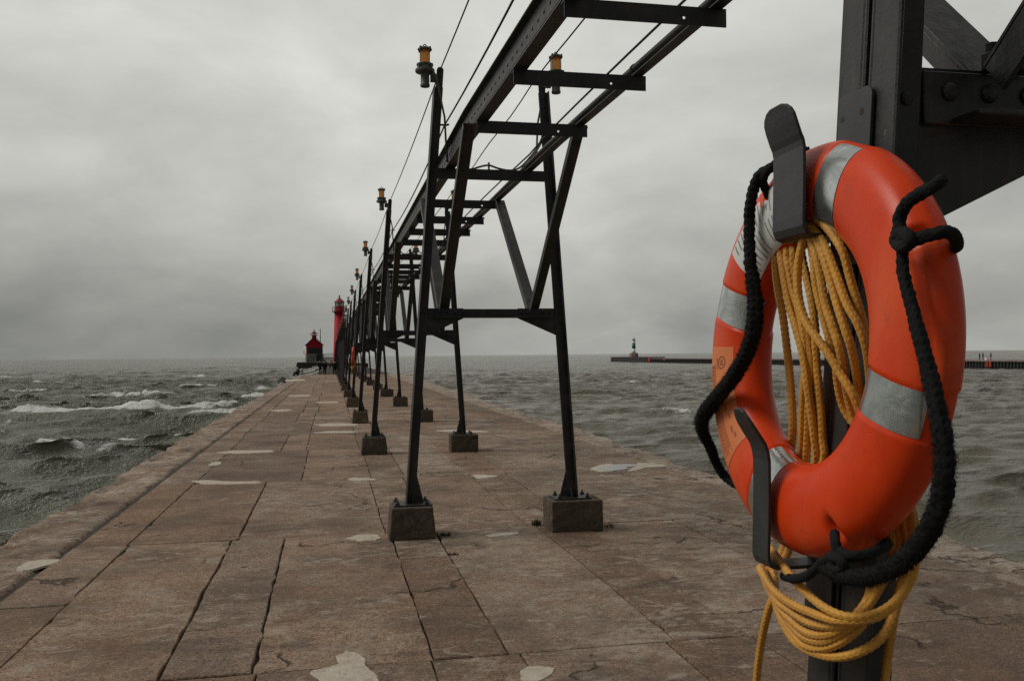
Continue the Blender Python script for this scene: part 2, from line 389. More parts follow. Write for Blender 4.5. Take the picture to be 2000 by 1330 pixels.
# ------------------------------------------------------------------ sky and sun
SUN_AZ, SUN_EL = math.radians(-80), math.radians(46)       # from the lake on the left, a little ahead
def build_world():
    w = bpy.data.worlds.new('World'); scene.world = w; w.use_nodes = True
    t = NT(w.node_tree); bg = t.n['Background']
    sky = t.node('ShaderNodeTexSky'); sky.sky_type = 'NISHITA'; sky.sun_disc = False
    sky.sun_elevation = SUN_EL; sky.sun_rotation = SUN_AZ
    sky.air_density = 1.5; sky.dust_density = 4.; sky.ozone_density = 1.
    d = t.node('ShaderNodeTexCoord').outputs['Generated']
    sx = t.node('ShaderNodeSeparateXYZ', i_0=d); x, y, z = sx.outputs
    zc = t.math('MAXIMUM', z, 0.)
    k = t.math('DIVIDE', 1., t.math('ADD', zc, .38))
    pl = t.node('ShaderNodeCombineXYZ', i_0=t.math('MULTIPLY', x, k), i_1=t.math('MULTIPLY', y, k), i_2=t.math('MULTIPLY', zc, 1.2)).outputs[0]
    n1 = t.noise(t.mapping(pl, (.95, .88, 1.), (3.1, 1.7, 0)), 1., 4, .5, .25)
    n2 = t.noise(t.mapping(pl, (2.3, 2.1, 1.8), (7.3, 2.2, 4)), 1.3, 5, .52, .35)
    n3 = t.noise(t.mapping(d, (2.6, 2.6, 7.), (1., 4., 0)), 1.2, 6, .58, .4)
    # brightness of the overcast by height above the horizon
    base = t.ramp(zc, [(0., .325), (.035, .335), (.10, .45), (.19, .57), (.32, .68), (.48, .62), (.7, .52), (1., .46)])
    cl = t.math('ADD', t.math('MULTIPLY', n1, .62), t.math('MULTIPLY', n2, .38))
    cl = t.math('MULTIPLY_ADD', t.math('SUBTRACT', cl, .5), 1.8, 1.02)
    low = t.math('SUBTRACT', 1., t.math('MULTIPLY', zc, 6.), clamp=True)
    band = t.math('MULTIPLY_ADD', t.math('SUBTRACT', n3, .5), .42, 1.)
    az = t.math('MULTIPLY_ADD', x, .5, .97)                # clouds thinner towards the right over the lake
    azf = t.math('MULTIPLY_ADD', low, t.math('SUBTRACT', az, 1.), 1.)
    back = t.math('MULTIPLY_ADD', y, .40, .62)               # unseen sky behind the camera darkened to keep front faces dim
    side = t.math('MULTIPLY_ADD', t.math('MULTIPLY', x, -1.), t.math('MULTIPLY', t.math('SUBTRACT', 1., t.math('ABSOLUTE', y)), .25), 1.)
    v = base
    for q in (cl, band, azf, back, side): v = t.math('MULTIPLY', v, q)
    v = t.math('MAXIMUM', v, .05)
    tint = t.ramp(t.math('MULTIPLY', v, 1.7), [(.2, (.93, 1.0, .96)), (.5, (.99, 1.0, .935)), (.95, (1.0, .995, .93))])
    cc = t.mix(1., tint, t.node('ShaderNodeCombineColor', i_0=v, i_1=v, i_2=v).outputs[0], 'MULTIPLY')
    cc = t.mix(1., cc, (10., 10., 10.), 'MULTIPLY')
    t.set(bg.inputs['Color'], t.mix(.965, sky.outputs[0], cc)); bg.inputs['Strength'].default_value = .1
build_world()
sun = bpy.data.lights.new('sun', 'SUN'); sun.energy = 1.5; sun.angle = math.radians(22); sun.color = (1., .96, .90)
so = bpy.data.objects.new('sun', sun); COL.objects.link(so)
sd = Vector((math.sin(SUN_AZ)*math.cos(SUN_EL), math.cos(SUN_AZ)*math.cos(SUN_EL), math.sin(SUN_EL)))
so.rotation_euler = sd.to_track_quat('Z', 'Y').to_euler(); so.location = sd*60

# ------------------------------------------------------------------ water
def build_water():
    drops = np.concatenate([np.arange(430, 90, -.62), np.arange(90, 60, -.26), np.arange(60, 8, -.15), np.arange(8, 1., -.4)]); r = 1750*4.1/drops
    r = np.concatenate([np.arange(3.5, r[0], .35), r, np.geomspace(r[-1]*1.2, 14000, 12)])
    a0 = np.linspace(-33, 44, 740); 
    ang = np.radians(np.concatenate([np.linspace(-95, -33.3, 60), a0, np.linspace(44.5, 95, 45)]))
    R, A = np.meshgrid(r, ang, indexing='ij'); X = R*np.sin(A); Y = R*np.cos(A)
    dr = np.gradient(r)[:, None]*np.ones_like(A)
    Z = np.zeros_like(X); DX = np.zeros_like(X); DY = np.zeros_like(X)
    rng = np.random.default_rng(21)
    lam = np.concatenate([rng.uniform(9, 15, 6), rng.uniform(4.5, 9, 12), rng.uniform(2., 4.5, 26), rng.uniform(.7, 2., 34)])
    for L in lam:
        th = math.radians(rng.normal(-93, 13 if L > 4 else 18))       # travelling towards the viewer
        amp = .0125*L**.62*rng.uniform(.6, 1.4)
        kx, ky = math.cos(th)*2*PI/L, math.sin(th)*2*PI/L
        fade = np.clip((L/dr-1.4)/1.3, 0, 1)
        ph = kx*X+ky*Y+rng.uniform(0, 6.28)
        env = .55+.9*vnoise(X/(L*2.7)+rng.uniform(0, 99), Y/(L*2.1), int(L*100))
        a = amp*fade*env*np.clip(.85+R/160, 1., 1.22)*np.where(X > 0, (.36 if L > 4 else (.72 if L > 2 else .85)), (.95 if L > 4 else 1.2))
        s_, c_ = np.sin(ph), np.cos(ph)
        Z += a*s_; DX += -a*c_*math.cos(th)*-.9; DY += -a*c_*math.sin(th)*-.9
    Z *= 1.
    foam = np.zeros_like(X)
    def breaker(x0, x1, y0, y1, hgt, wid, fm=1., seed=0):
        L = math.hypot(x1-x0, y1-y0); tx, ty = (x1-x0)/L, (y1-y0)/L
        s = ((X-x0)*tx+(Y-y0)*ty)/L; q = -(X-x0)*ty+(Y-y0)*tx
        q = q + (vnoise(s*L/3.1, s*0+seed, seed)-.5)*2.2
        e = np.clip(s*9, 0, 1)*np.clip((1-s)*9, 0, 1)*np.where((s > 0) & (s < 1), 1, 0)
        e = e*(.5+.7*vnoise(s*L/2.4, s*0+3.3, seed+5))
        prof = np.where(q < 0, np.exp(-(q/(wid*.42))**2), np.exp(-(q/(wid*1.6))**2))
        lump = fbm(X*1.7, Y*1.7, seed+9, 4)
        z = .85*hgt*e*prof*(.55+.8*lump)
        fo = 1.75*fm*e*np.where(q < 0, np.exp(-(q/(wid*.62))**2), np.exp(-(q/(wid*.70))**2))*(.55+.8*lump)
        return z, fo
    for i, (x0, x1, y0, y1, h_, w_, fm) in enumerate([
        (-23.5, -11.5, 71.4, 71.0, .75, .85, 1.2), (-15.5, -6.0, 70.2, 74.0, .75, .9, 1.2), (-10.6, -5.2, 64.5, 67.0, .5, .8, .95),
        (-26., -14.6, 101., 95., .8, 1.2, .8), (-10.8, -6.6, 47.3, 49.0, .34, .55, .9), (-20.8, -17., 61.6, 60.8, .34, .6, .8),
        (-12.3, -9.9, 40.6, 40.3, .22, .35, .75), (-9.8, -6.6, 40.1, 40.8, .26, .38, .85), (-9., -4.5, 92., 90., .5, .9, .9),
        (-40, -33, 118, 116, .6, 1., .75), (-21, -15, 130, 129, .6, 1., .7), (-48, -41, 160, 158, .6, 1.2, .7), (-9, -4.5, 112, 108, .5, 1.5, .8), (-8, -3.6, 128, 122, .5, 2., .85),
        (-75, -66, 210, 208, .7, 1.5, .7), (-30, -24, 190, 189, .6, 1.4, .65), (22, 25, 60, 59.6, .3, .5, .6), (40, 45, 118, 117, .4, .8, .65), (60, 66, 150, 149, .4, 1., .6)]):
        z, fo = breaker(x0, x1, y0, y1, h_, w_, fm, 40+i*7); Z += z; foam = np.maximum(foam, fo)
    # streaks of old foam on the weather side, and a fringe of wash along the piles of the far wall
    st = fbm(X*.18+9, Y*.55, 77, 5); foam = np.maximum(foam, np.clip((st-.60)*3, 0, .40)*(X < -3.3)*(Y < 130))
    crest = np.clip((Z-.52)*2.2, 0, .55); foam = np.maximum(foam, crest*(R < 400)*(X < 0))
    wall = np.exp(-((X-138.8)/1.0)**2)*(Y > 90)*(Y < 440)*vnoise(Y*.35, Y*0, 5)*.9; foam = np.maximum(foam, wall)
    pier = np.exp(-((X+4.0)/.9)**2)*(Y < 220)*np.clip(vnoise(Y*.22, X*.2, 31)*1.3-.45, 0, 1); foam = np.maximum(foam, pier)
    V = np.stack([X+DX, Y+DY, WATER+Z], -1).reshape(-1, 3)
    nr, na = X.shape; idx = np.arange(nr*na).reshape(nr, na)
    F = np.stack([idx[:-1, :-1], idx[:-1, 1:], idx[1:, 1:], idx[1:, :-1]], -1).reshape(-1, 4)[:, ::-1]
    me = bpy.data.meshes.new('water'); me.vertices.add(len(V)); me.vertices.foreach_set('co', V.astype(np.float32).ravel())
    me.loops.add(F.size); me.loops.foreach_set('vertex_index', F.ravel().astype(np.int32))
    me.polygons.add(len(F)); me.polygons.foreach_set('loop_start', np.arange(0, F.size, 4, dtype=np.int32)); me.polygons.foreach_set('loop_total', np.full(len(F), 4, np.int32))
    me.polygons.foreach_set('use_smooth', np.ones(len(F), bool)); me.update(calc_edges=True)
    at = me.attributes.new('foam', 'FLOAT', 'POINT'); at.data.foreach_set('value', foam.astype(np.float32).ravel())
    rp = np.clip((R-30)/260, 0, 1); at = me.attributes.new('ripple', 'FLOAT', 'POINT'); at.data.foreach_set('value', rp.astype(np.float32).ravel())
    me.materials.append(WATERM); o = bpy.data.objects.new('water', me); COL.objects.link(o); tag(o, kind='structure')
build_water()

# ------------------------------------------------------------------ pier deck
def build_pier():
    rng = random.Random(11)
    vs = []; fs = []; tint = []; worn = []; mi = []; 
    def wob(x, y, k, s=1.): return (float(fbm(np.array([x*1.3+k*7.7]), np.array([y*1.3]), 5+k, 4)[0])-.5)*.026*s
    rows = [-3.2, 1.3, 5.62, 9.72, 14.15, 18.7, 22.5, 26.9]
    while rows[-1] < 95: rows.append(rows[-1]+rng.uniform(3.9, 4.6))
    rows[-1] = 95.5
    base_cols = [-2.55, -2.05, -.97, -.45, .60, 1.13, 2.19, 2.77, 3.82, 4.55, 5.45]
    drop = {3: [3, 8], 4: [2, 8], 5: [], 6: [2], 7: [5]}
    for ri in range(len(rows)-1):
        y0, y1 = rows[ri], rows[ri+1]
        cols = list(base_cols)
        for k in range(1, len(cols)-1): cols[k] += rng.uniform(-.05, .05)
        kill = drop.get(ri, rng.sample([2, 3, 5, 6, 8], 2) if ri > 5 else [])
        cols = [c for k, c in enumerate(cols) if k not in kill]
        split = {}
        step = .14 if y0 < 20 else (.3 if y0 < 40 else .9)
        for ci in range(len(cols)-1):
            xa, xb = cols[ci], cols[ci+1]
            yc0, yc1 = y0, y1
            cells = [(yc0, yc1)]
            if xb-xa < .8 and rng.random() < .35 and ri > 1: m_ = rng.uniform(y0+1, y1-1); cells = [(y0, m_), (m_, y1)]
            if ri == 2 and 1.0 < xb < 1.3: cells = [(y0, 8.45), (8.45, y1)]
            for (ya, yb) in cells:
                g = rng.uniform(.005, .010) if y0 < 30 else .010
                pts = []
                def edge(p, q, key, ax):
                    n = max(2, int(math.hypot(q[0]-p[0], q[1]-p[1])/step)); out = []
                    for i in range(n):
                        t_ = i/n; x = p[0]+(q[0]-p[0])*t_; y = p[1]+(q[1]-p[1])*t_
                        w = wob(x, y, ax)
                        jag = rng.uniform(-.004, .004)
                        if rng.random() < .08: jag += rng.uniform(.006, .03)*(1 if i % 2 else .6)
                        out.append((x+(w+jag if ax == 0 else 0), y+(w*.8+jag if ax == 1 else 0)))
                    return out
                pts += edge((xa+g, ya+g), (xb-g, ya+g), 0, 1); pts += edge((xb-g, ya+g), (xb-g, yb-g), 1, 0)
                pts += edge((xb-g, yb-g), (xa+g, yb-g), 2, 1); pts += edge((xa+g, yb-g), (xa+g, ya+g), 3, 0)
                cx = sum(p[0] for p in pts)/len(pts); cy = sum(p[1] for p in pts)/len(pts)
                zt = rng.uniform(-.006, .004); tx = rng.uniform(-.004, .004); ty = rng.uniform(-.001, .001)
                def zz(x, y): return zt+(x-cx)*tx+(y-cy)*ty
                n = len(pts); b = len(vs)
                ins = []
                for (x, y) in pts:
                    k = .006; dx, dy = cx-x, cy-y
                    ins.append((x+math.copysign(min(k, abs(dx)), dx) if True else x, y+math.copysign(min(k, abs(dy)), dy)))
                vs += [(x, y, zz(x, y)) for x, y in ins] + [(x, y, zz(x, y)-.008) for x, y in pts] + [(x, y, -.06) for x, y in pts]
                shade = rng.uniform(.80, 1.14); warm = rng.uniform(-.06, .06)
                if cx > .55: shade *= .97; warm += .03
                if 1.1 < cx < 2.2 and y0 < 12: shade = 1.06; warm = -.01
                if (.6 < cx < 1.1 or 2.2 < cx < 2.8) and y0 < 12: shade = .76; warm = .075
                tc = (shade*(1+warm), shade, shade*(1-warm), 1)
                wr = rng.uniform(.05, .60) + (.14 if cx > .6 else 0)
                if 1.1 < cx < 2.2 and 5 < y0 < 9: wr = .66
                if cx > 2.9 and 5 < y0 < 22: wr = max(wr, .62)
                F = [list(range(b, b+n))] + [[b+n+i, b+n+(i+1) % n, b+(i+1) % n, b+i] for i in range(n)] + [[b+2*n+i, b+2*n+(i+1) % n, b+n+(i+1) % n, b+n+i] for i in range(n)]
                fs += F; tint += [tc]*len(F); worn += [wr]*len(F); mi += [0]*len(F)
    # broken edge strips on both sides, down to the water
    def strip(side):
        xin = -2.60 if side < 0 else 5.48
        ys = np.concatenate([np.arange(-3.2, 30, .09), np.arange(30, 60, .25), np.arange(60, 95.6, .6)])
        nx = 18; grid = []
        for y in ys:
            if side < 0:
                xo = -3.44 + (vnoise(y*.35, 3.3, 3)-.5)*.14 + (fbm(y*1.9, 1.1, 8, 3)-.5)*.13 + max(0, y-40)*.004
                xi_ = xin + (fbm(y*1.3, 9.1, 13, 4)-.5)*.11 + (.018 if False else 0)
            else:
                xo = 6.22 + max(0, y-24)*.020 + (vnoise(y*.3, 7.3, 4)-.5)*.30 + (fbm(y*1.7, 4.1, 9, 3)-.5)*.24
                xi_ = xin + (fbm(y*1.1, 5.1, 14, 4)-.5)*.12
            xo = float(xo); xi_ = float(xi_); row = []
            for k in range(nx+1):
                t_ = k/nx; x = xi_+(xo-xi_)*t_
                z = (float(fbm(x*3., y*2., 51, 4))-.5)*.06 + (float(fbm(x*9., y*7., 53, 3))-.5)*.035 - .012 + .02*math.sin(min(1, t_*4)*PI)*.5
                if t_ > .55:
                    er = float(fbm(x*2.2+5, y*1.1, 61, 4)); z -= max(0, er-.46)*.42*(t_-.55)/.45
                if k == nx: z -= .05+.05*float(vnoise(y*2.2, 2.2, 6))
                if k == 0: z -= .045
                row.append((x, y, z))
            x, y, z = row[-1]
            s_ = 1 if side > 0 else -1
            row.append((x+s_*.03, y, z-.16)); row.append((x+s_*.02, y, -1.2)); row.append((x, y, -3.4))
            row.insert(0, (row[0][0]-s_*.0, y, -.07)); grid.append(row)
        b = len(vs); w = len(grid[0])
        for rw in grid: vs.extend(rw)
        for i in range(len(grid)-1):
            for k in range(w-1):
                q = [b+i*w+k, b+i*w+k+1, b+(i+1)*w+k+1, b+(i+1)*w+k]
                fs.append(q if side < 0 else q[::-1]); q
                fs[-1] = fs[-1][::-1]
                s = .98; tint.append((s*1.03, s, s*.96, 1)); worn.append((.80 if side > 0 else .6)); mi.append(1)
    strip(-1); strip(1)
    # bed under the joints, end wall
    b = len(vs)
    vs += [(-2.75, -3.3, -.034), (5.7, -3.3, -.034), (5.7, 95.5, -.034), (-2.75, 95.5, -.034)]; fs.append([b, b+1, b+2, b+3]); tint.append((1, 1, 1, 1)); worn.append(0); mi.append(2)
    b = len(vs)
    vs += [(-3.3, 95.5, -.03), (7.6, 95.5, -.03), (7.6, 95.5, -3.4), (-3.3, 95.5, -3.4)]; fs.append([b+3, b+2, b+1, b]); tint.append((1, 1, 1, 1)); worn.append(.3); mi.append(1)
    # pale cement repairs laid on the slabs
    def patch(poly, z=.004, cover=None):
        P = []
        n = len(poly)
        for i in range(n):
            p, q = poly[i], poly[(i+1) % n]
            for k in range(7):
                t_ = k/7; P.append((p[0]+(q[0]-p[0])*t_, p[1]+(q[1]-p[1])*t_))
        for _ in range(2): P = [((P[i-1][0]+2*P[i][0]+P[(i+1) % len(P)][0])/4, (P[i-1][1]+2*P[i][1]+P[(i+1) % len(P)][1])/4) for i in range(len(P))]
        W = [atZ(x, y, 0) for x, y in P]; c = sum(W, Vector())/len(W); b = len(vs); m_ = len(W)
        W = [w + (w-c)*(rng.uniform(-.05, .05)+.24*(float(fbm(np.array([w.x*9.]), np.array([w.y*9.]), 91, 3)[0])-.5)) for w in W]
        vs.extend([(w.x+(c.x-w.x)*.06, w.y+(c.y-w.y)*.06, z+.002) for w in W]); vs.extend([(w.x, w.y, -.012) for w in W])
        a = sum(W[i].x*W[(i+1) % m_].y-W[(i+1) % m_].x*W[i].y for i in range(m_))
        F = [list(range(b, b+m_))]+[[b+m_+i, b+m_+(i+1) % m_, b+(i+1) % m_, b+i] for i in range(m_)]
        if a < 0: F = [f[::-1] for f in F]
        fs.extend(F); tint.extend([(1, 1, 1, 1)]*len(F)); worn.extend([0]*len(F)); mi.extend([3]*len(F))
    def ell(cx, cy, rx, ry, rot=0., n=9):
        return [(cx+rx*math.cos(a)*math.cos(rot)*rng.uniform(.8, 1.15)-ry*math.sin(a)*math.sin(rot), cy+rx*math.cos(a)*math.sin(rot)+ry*math.sin(a)*rng.uniform(.75, 1.2)) for a in [2*PI*i/n for i in range(n)]]
    patch([(34, 1108), (50, 1098), (85, 1092), (118, 1091), (122, 1095), (95, 1104), (60, 1113), (38, 1115)])
    patch([(596, 1312), (640, 1304), (662, 1296), (655, 1280), (676, 1272), (700, 1276), (716, 1288), (715, 1304), (738, 1318), (745, 1345), (690, 1350), (620, 1332)])
    patch([(1014, 1312), (1030, 1302), (1056, 1301), (1086, 1304), (1080, 1318), (1050, 1332), (1018, 1330)])
    patch([(672, 1052), (700, 1044), (735, 1044), (747, 1050), (735, 1056), (700, 1057)])
    patch([(375, 939), (400, 937), (450, 941), (512, 940), (516, 944), (450, 946), (395, 946)])
    patch([(676, 936), (690, 933), (733, 935), (735, 938), (700, 939)])
    patch([(922, 928), (940, 927), (972, 929), (970, 932), (935, 935)])
    patch([(420, 884), (450, 880), (535, 879), (538, 883), (470, 886)])
    patch(ell(420, 906, 15, 4, -.15)); patch([(945, 1046), (975, 1041), (1018, 1039), (1015, 1043), (960, 1050)])
    patch([(1150, 916), (1168, 908), (1196, 904), (1200, 909), (1186, 914), (1200, 920), (1172, 922)], .001); patch([(1246, 902), (1290, 906), (1308, 911), (1262, 913), (1240, 919), (1222, 921), (1236, 912)], .001)
    patch([(600, 846), (640, 842), (700, 842), (690, 846)]); patch([(845, 841), (880, 839), (958, 842), (955, 844), (880, 843)])
    patch([(610, 829), (660, 826), (702, 828), (690, 832), (630, 833)]); patch([(562, 772), (610, 771), (606, 774), (565, 774)])
    patch([(520, 801), (560, 799), (575, 801), (550, 804)]); patch([(555, 742), (590, 740), (600, 743), (560, 745)]); patch([(615, 785), (660, 784), (662, 787), (620, 787)])
    me = bpy.data.meshes.new('pier_deck'); me.from_pydata(vs, [], fs)
    for m_ in (DECK, EDGEC, CRACK, PATCH): me.materials.append(m_)
    me.polygons.foreach_set('material_index', mi)
    sm = [k == 1 for k in mi]; me.polygons.foreach_set('use_smooth', sm)
    a = me.attributes.new('tint', 'FLOAT_COLOR', 'FACE'); a.data.foreach_set('color', np.array(tint, np.float32).ravel())
    a = me.attributes.new('worn', 'FLOAT', 'FACE'); a.data.foreach_set('value', np.array(worn, np.float32))
    me.update(); o = bpy.data.objects.new('pier_deck', me); COL.objects.link(o); tag(o, kind='structure')
    # puddle in a spalled hollow on the right
    mb = MB(); P = [(1166, 917), (1172, 911), (1190, 912), (1200, 907), (1222, 906), (1246, 907), (1238, 911), (1222, 912), (1230, 915), (1212, 918), (1192, 920), (1178, 917)]
    mb.add([atZ(x, y, .0)+Vector((0, 0, .0045)) for x, y in P][::-1], [list(range(len(P)))])
    tag(mb.build('puddle', PUDM), kind='structure')
    # lower far section towards the lighthouse and its concrete crib
    mb = MB(); mb.box((2.9, 160, -1.75), (8.4, 129, 2.9)); mb.box((3.3, 228, -1.2), (11.5, 14, 2.6)); mb.box((1.4, 268, -1.25), (7.1, 65, 2.6))
    tag(mb.build('pier_extension', EDGEC), kind='structure')
    mb = MB(); mb.prism([(-10.6, 286, -3), (-2.2, 286, -3), (-2.2, 286, .0), (-10.2, 286, .05)], (0, 26, 0))
    tag(mb.build('concrete_crib', WETC), kind='structure')
    mb = MB()
    for i in range(26):
        y = 100+i*5.0; x = -1.5-2.2*abs(math.sin(i*1.7)); 
        mb.prism([(x-.9, y-2.6, -2.9), (x+1.4, y-2.6, -2.9), (x+1.2, y-2.6, -.42), (x-.7, y-2.6, -.75)], (.2*math.sin(i), 5.1, .1*math.cos(i*2.)))
    tag(mb.build('pier_apron', GREYC), kind='structure')
build_pier()

# ------------------------------------------------------------------ catwalk
NB = 25
BY = [1.405]+[9.5+8.2*i for i in range(NB-1)]
AXX, AXY, AXZ = Vector((1, 0, 0)), Vector((0, 1, 0)), Vector((0, 0, 1))
def XO(z): return .768+.0750*(z-.333)        # outer face of the left leg, in the bent plane
MID = 1.697
def XOR(z): return 2.632-.0640*(z-.333)      # outer face of the right leg
cat = empty('catwalk', (MID, BY[0], 0))
tag(cat, 'long black steel catwalk raised on splayed trestle legs along the pier', 'catwalk')
def member_parts():
    P = {}
    GAP, T = .012, .010
    for s, nm in ((1, 'L'), (-1, 'R')):
        def X(x): return x if s > 0 else 2*MID-x
        ex = Vector((s, 0, 0))
        mb = MB(); z0, z1 = .352, 4.76
        def pt(z, u, v): return Vector(((XO(z)+u) if s > 0 else (XOR(z)-u), v, z))
        for sg in (-1, 1):
            y0 = sg*GAP/2
            for (u0, u1, v0, v1) in ((0, .10, y0, y0+sg*T), (0, T, y0+sg*T, y0+sg*.083)):
                q = [pt(z0, u0, v0), pt(z0, u1, v0), pt(z0, u1, v1), pt(z0, u0, v1)]; mb.prism(q, pt(z1, 0, 0)-pt(z0, 0, 0))
        # bolts along the leg where the gusset, cross bar and foot plate are fixed
        for z, us in ((.42, (.03, .12)), (.56, (.03,)), (2.14, (.05,)), (2.24, (.05,)), (2.34, (.03, .07)), (3.84, (.05,)), (4.60, (.05,)), (4.70, (.05,))):
            for u in us: mb.dome(pt(z, u, -GAP/2-T), .014, (0, -1, 0), 8)
        leg = mb.build('leg', STEEL, None, origin=(0, 0, 0), bevel=.003)
        # foot: base plate, anchor bolts and the triangular stiffener
        mb = MB(); xc = pt(.35, .05, 0).x; sgp = GAP*.9
        mb.box((xc+s*.02, 0, .341), (.40, .30, .018))
        for ax in (-.145, .165):
            for ay in (-.11, .11):
                mb.lathe((xc+s*ax, ay, .350), [(.026, 0), (.026, .022), (.013, .024), (.013, .045)], 6)
        mb.prism([pt(.351, -.002, -sgp/2), pt(.351, .19, -sgp/2), pt(.64, .098, -sgp/2), pt(.64, .002, -sgp/2)], (0, sgp, 0))
        mb.prism([pt(.351, .06, -.09), pt(.351, .06, .09), pt(.46, .06, .02), pt(.46, .06, -.02)], (s*.008, 0, 0))
        foot = mb.build('base_plate', STEEL, None, origin=(0, 0, 0), bevel=.002)
        # rounded end plate that carries the messenger wire
        mb = MB(); q = []; w = .037
        for a in np.linspace(0, PI, 9): q.append(pt(4.945, .058, 0)+Vector((w*math.cos(a)*s, -.005, w*math.sin(a))))
        q += [pt(4.70, .058-w, -.005), pt(4.70, .058+w, -.005)] if True else []
        mb.prism(q, (0, .010, 0)); mb.lathe(pt(4.94, .058, -.012), [(.011, 0), (.011, .024)], 8, (0, 1, 0))
        top = mb.build('top_plate', STEEL, None, origin=(0, 0, 0))
        # gusset between leg and cross beam
        mb = MB(); mb.prism([pt(2.10, .085, -sgp/2), pt(2.12, .085, -sgp/2), pt(2.40, .0, -sgp/2)+ex*.02, Vector((X(1.40), -sgp/2, 2.40)), Vector((X(1.40), -sgp/2, 2.292))], (0, sgp, 0))
        gus = mb.build('gusset_plate', STEEL, None, origin=(0, 0, 0))
        # knee braces from the cross beam up to the rail, one forward and one back
        br = []
        for d in (-1, 1):
            mb = MB(); xb = (1.13 if s > 0 else 2.11)
            p0, p1 = Vector((xb, d*.035, 2.395)), Vector((xb, d*1.88, 3.893)); ax = (p1-p0).normalized(); nn = ax.cross(AXX).normalized()
            if nn.z < 0: nn = -nn
            mb.bar(p0, p1, AXX, nn, .115, .010); mb.bar(p0, p1, AXX, -nn, .010, .065)
            for f in (.03, .065, .93, .965):
                for u in (.04, .085): mb.dome(p0+(p1-p0)*f+AXX*u, .013, -nn, 8); mb.dome(p0+(p1-p0)*f+AXX*u+nn*.01, .013, nn, 8)
            br.append(mb.build('knee_brace', STEEL, None, origin=(0, 0, 0), bevel=.002))
        P[nm] = (leg, foot, top, gus, br)
    # lower cross beam: two angles back to back, with splice plates and rivets
    mb = MB(); xl, xr = XO(2.35)+.105, XOR(2.35)-.105
    for sg in (-1, 1):
        y0 = sg*GAP/2
        mb.box(((xl+xr)/2, y0+sg*.005, 2.345), (xr-xl, .010, .094)); mb.box(((xl+xr)/2, y0+sg*.048, 2.303), (xr-xl-.10, .074, .010))
    for x in (xl+.05, xl+.13, xl+.21, xl+.29, xl+.37, xr-.05, xr-.13, xr-.21, xr-.29, xr-.37):
        mb.dome((x, -GAP/2-.010, 2.356), .018, (0, -1, 0), 10)
    for x in (1.18, 2.16):
        for dx in (-.03, .03): mb.lathe((x+dx, -.03, 2.392), [(.02, 0), (.02, .03), (.012, .032), (.012, .05)], 6)
    beam = mb.build('cross_beam', STEEL, None, origin=(0, 0, 0), bevel=.002)
    # upper cross bar the rails rest on
    mb = MB(); xl, xr = XO(3.84)+.06, XOR(3.84)-.06
    mb.box(((xl+xr)/2, -.012, 3.838), (xr-xl, .010, .116)); mb.box(((xl+xr)/2, .04, 3.891), (xr-xl, .092, .010))
    bar = mb.build('cross_bar', STEEL, None, origin=(0, 0, 0), bevel=.002)
    # tread: an angle hung across under both rails, with a bolt hole
    mb = MB(); xl, xr = 1.225, 2.20; z0, z1 = 3.792, 3.888; hx, hz, hr = 1.94, 3.832, .0105
    ring = [(hx+hr*math.cos(2*PI*k/12), hz+hr*math.sin(2*PI*k/12)) for k in range(12)]
    for (xa, xb) in ((xl, hx-.03), (hx+.03, xr)): mb.box(((xa+xb)/2, 0, (z0+z1)/2), (xb-xa, .010, z1-z0))
    mb.box((hx, 0, (z0+hz-.03)/2), (.06, .010, hz-.03-z0)); mb.box((hx, 0, (z1+hz+.03)/2), (.06, .010, z1-hz-.03))
    sq = [(hx+.03, hz), (hx+.03, hz+.015), (hx+.03, hz+.03), (hx, hz+.03), (hx-.03, hz+.03), (hx-.03, hz+.015), (hx-.03, hz), (hx-.03, hz-.015), (hx-.03, hz-.03), (hx, hz-.03), (hx+.03, hz-.03), (hx+.03, hz-.015)]
    for k in range(12):
        a, b_, c, d = ring[k], ring[(k+1) % 12], sq[(k+1) % 12], sq[k]
        mb.prism([(p[0], -.005, p[1]) for p in (a, b_, c, d)], (0, .010, 0))
    mb.prism([(xl, -.005, 3.889), (xr, -.005, 3.889), (xr+.03, .075, 3.889), (xl, .075, 3.889)], (0, 0, .010))
    tread = mb.build('tread_angle', STEEL, None, origin=(0, 0, 0))
    return P, beam, bar, tread
P, BEAM, BAR, TREAD = member_parts()
used = set()
def inst(o, y, parent=cat):
    c = o if o.name not in used else o.copy()
    if o.name in used: COL.objects.link(c)
    used.add(o.name); c.parent = parent
    c.location = Vector((0, y, 0)) - wtrans(parent); return c
for y in BY:
    for nm in 'LR':
        leg, foot, top, gus, br = P[nm]
        L = inst(leg, y)
        for sub in (foot, top, gus):
            s_ = inst(sub, y, cat); s_.parent = L; s_.location = (0, 0, 0)
        for k_, b_ in enumerate(br):
            if y == BY[0] and k_ == 1: continue
            inst(b_, y)
    inst(BEAM, y); inst(BAR, y)
for i, y in enumerate(BY[:-1]):
    for off in ((-6.0, -4.66, -3.38, -1.98) if i == 0 else (1.93, 3.32, 4.62, 5.96)): t_ = inst(TREAD, (BY[1] if i == 0 else y)+off); t_.location.x += max(0., 8.2-((BY[1] if i == 0 else y)+off))*.022
Y0, Y1 = -3.5, BY[-1]+.4
for xb in (1.13, 2.11):                       # the two rear braces of the first trestle stand steeper
    mb = MB(); p0, p1 = Vector((xb, BY[0]+.01, 2.395)), Vector((xb, BY[0]+1.44, 3.893)); nn = (p1-p0).normalized().cross(AXX).normalized()
    if nn.z < 0: nn = -nn
    mb.bar(p0, p1, AXX, nn, .115, .010); mb.bar(p0, p1, AXX, -nn, .010, .036)
    for f in (.94, .97):
        for u in (.04, .085): mb.dome(p0+(p1-p0)*f+AXX*u, .013, -nn, 8)
    mb.build('knee_brace', STEEL, cat, bevel=.002)
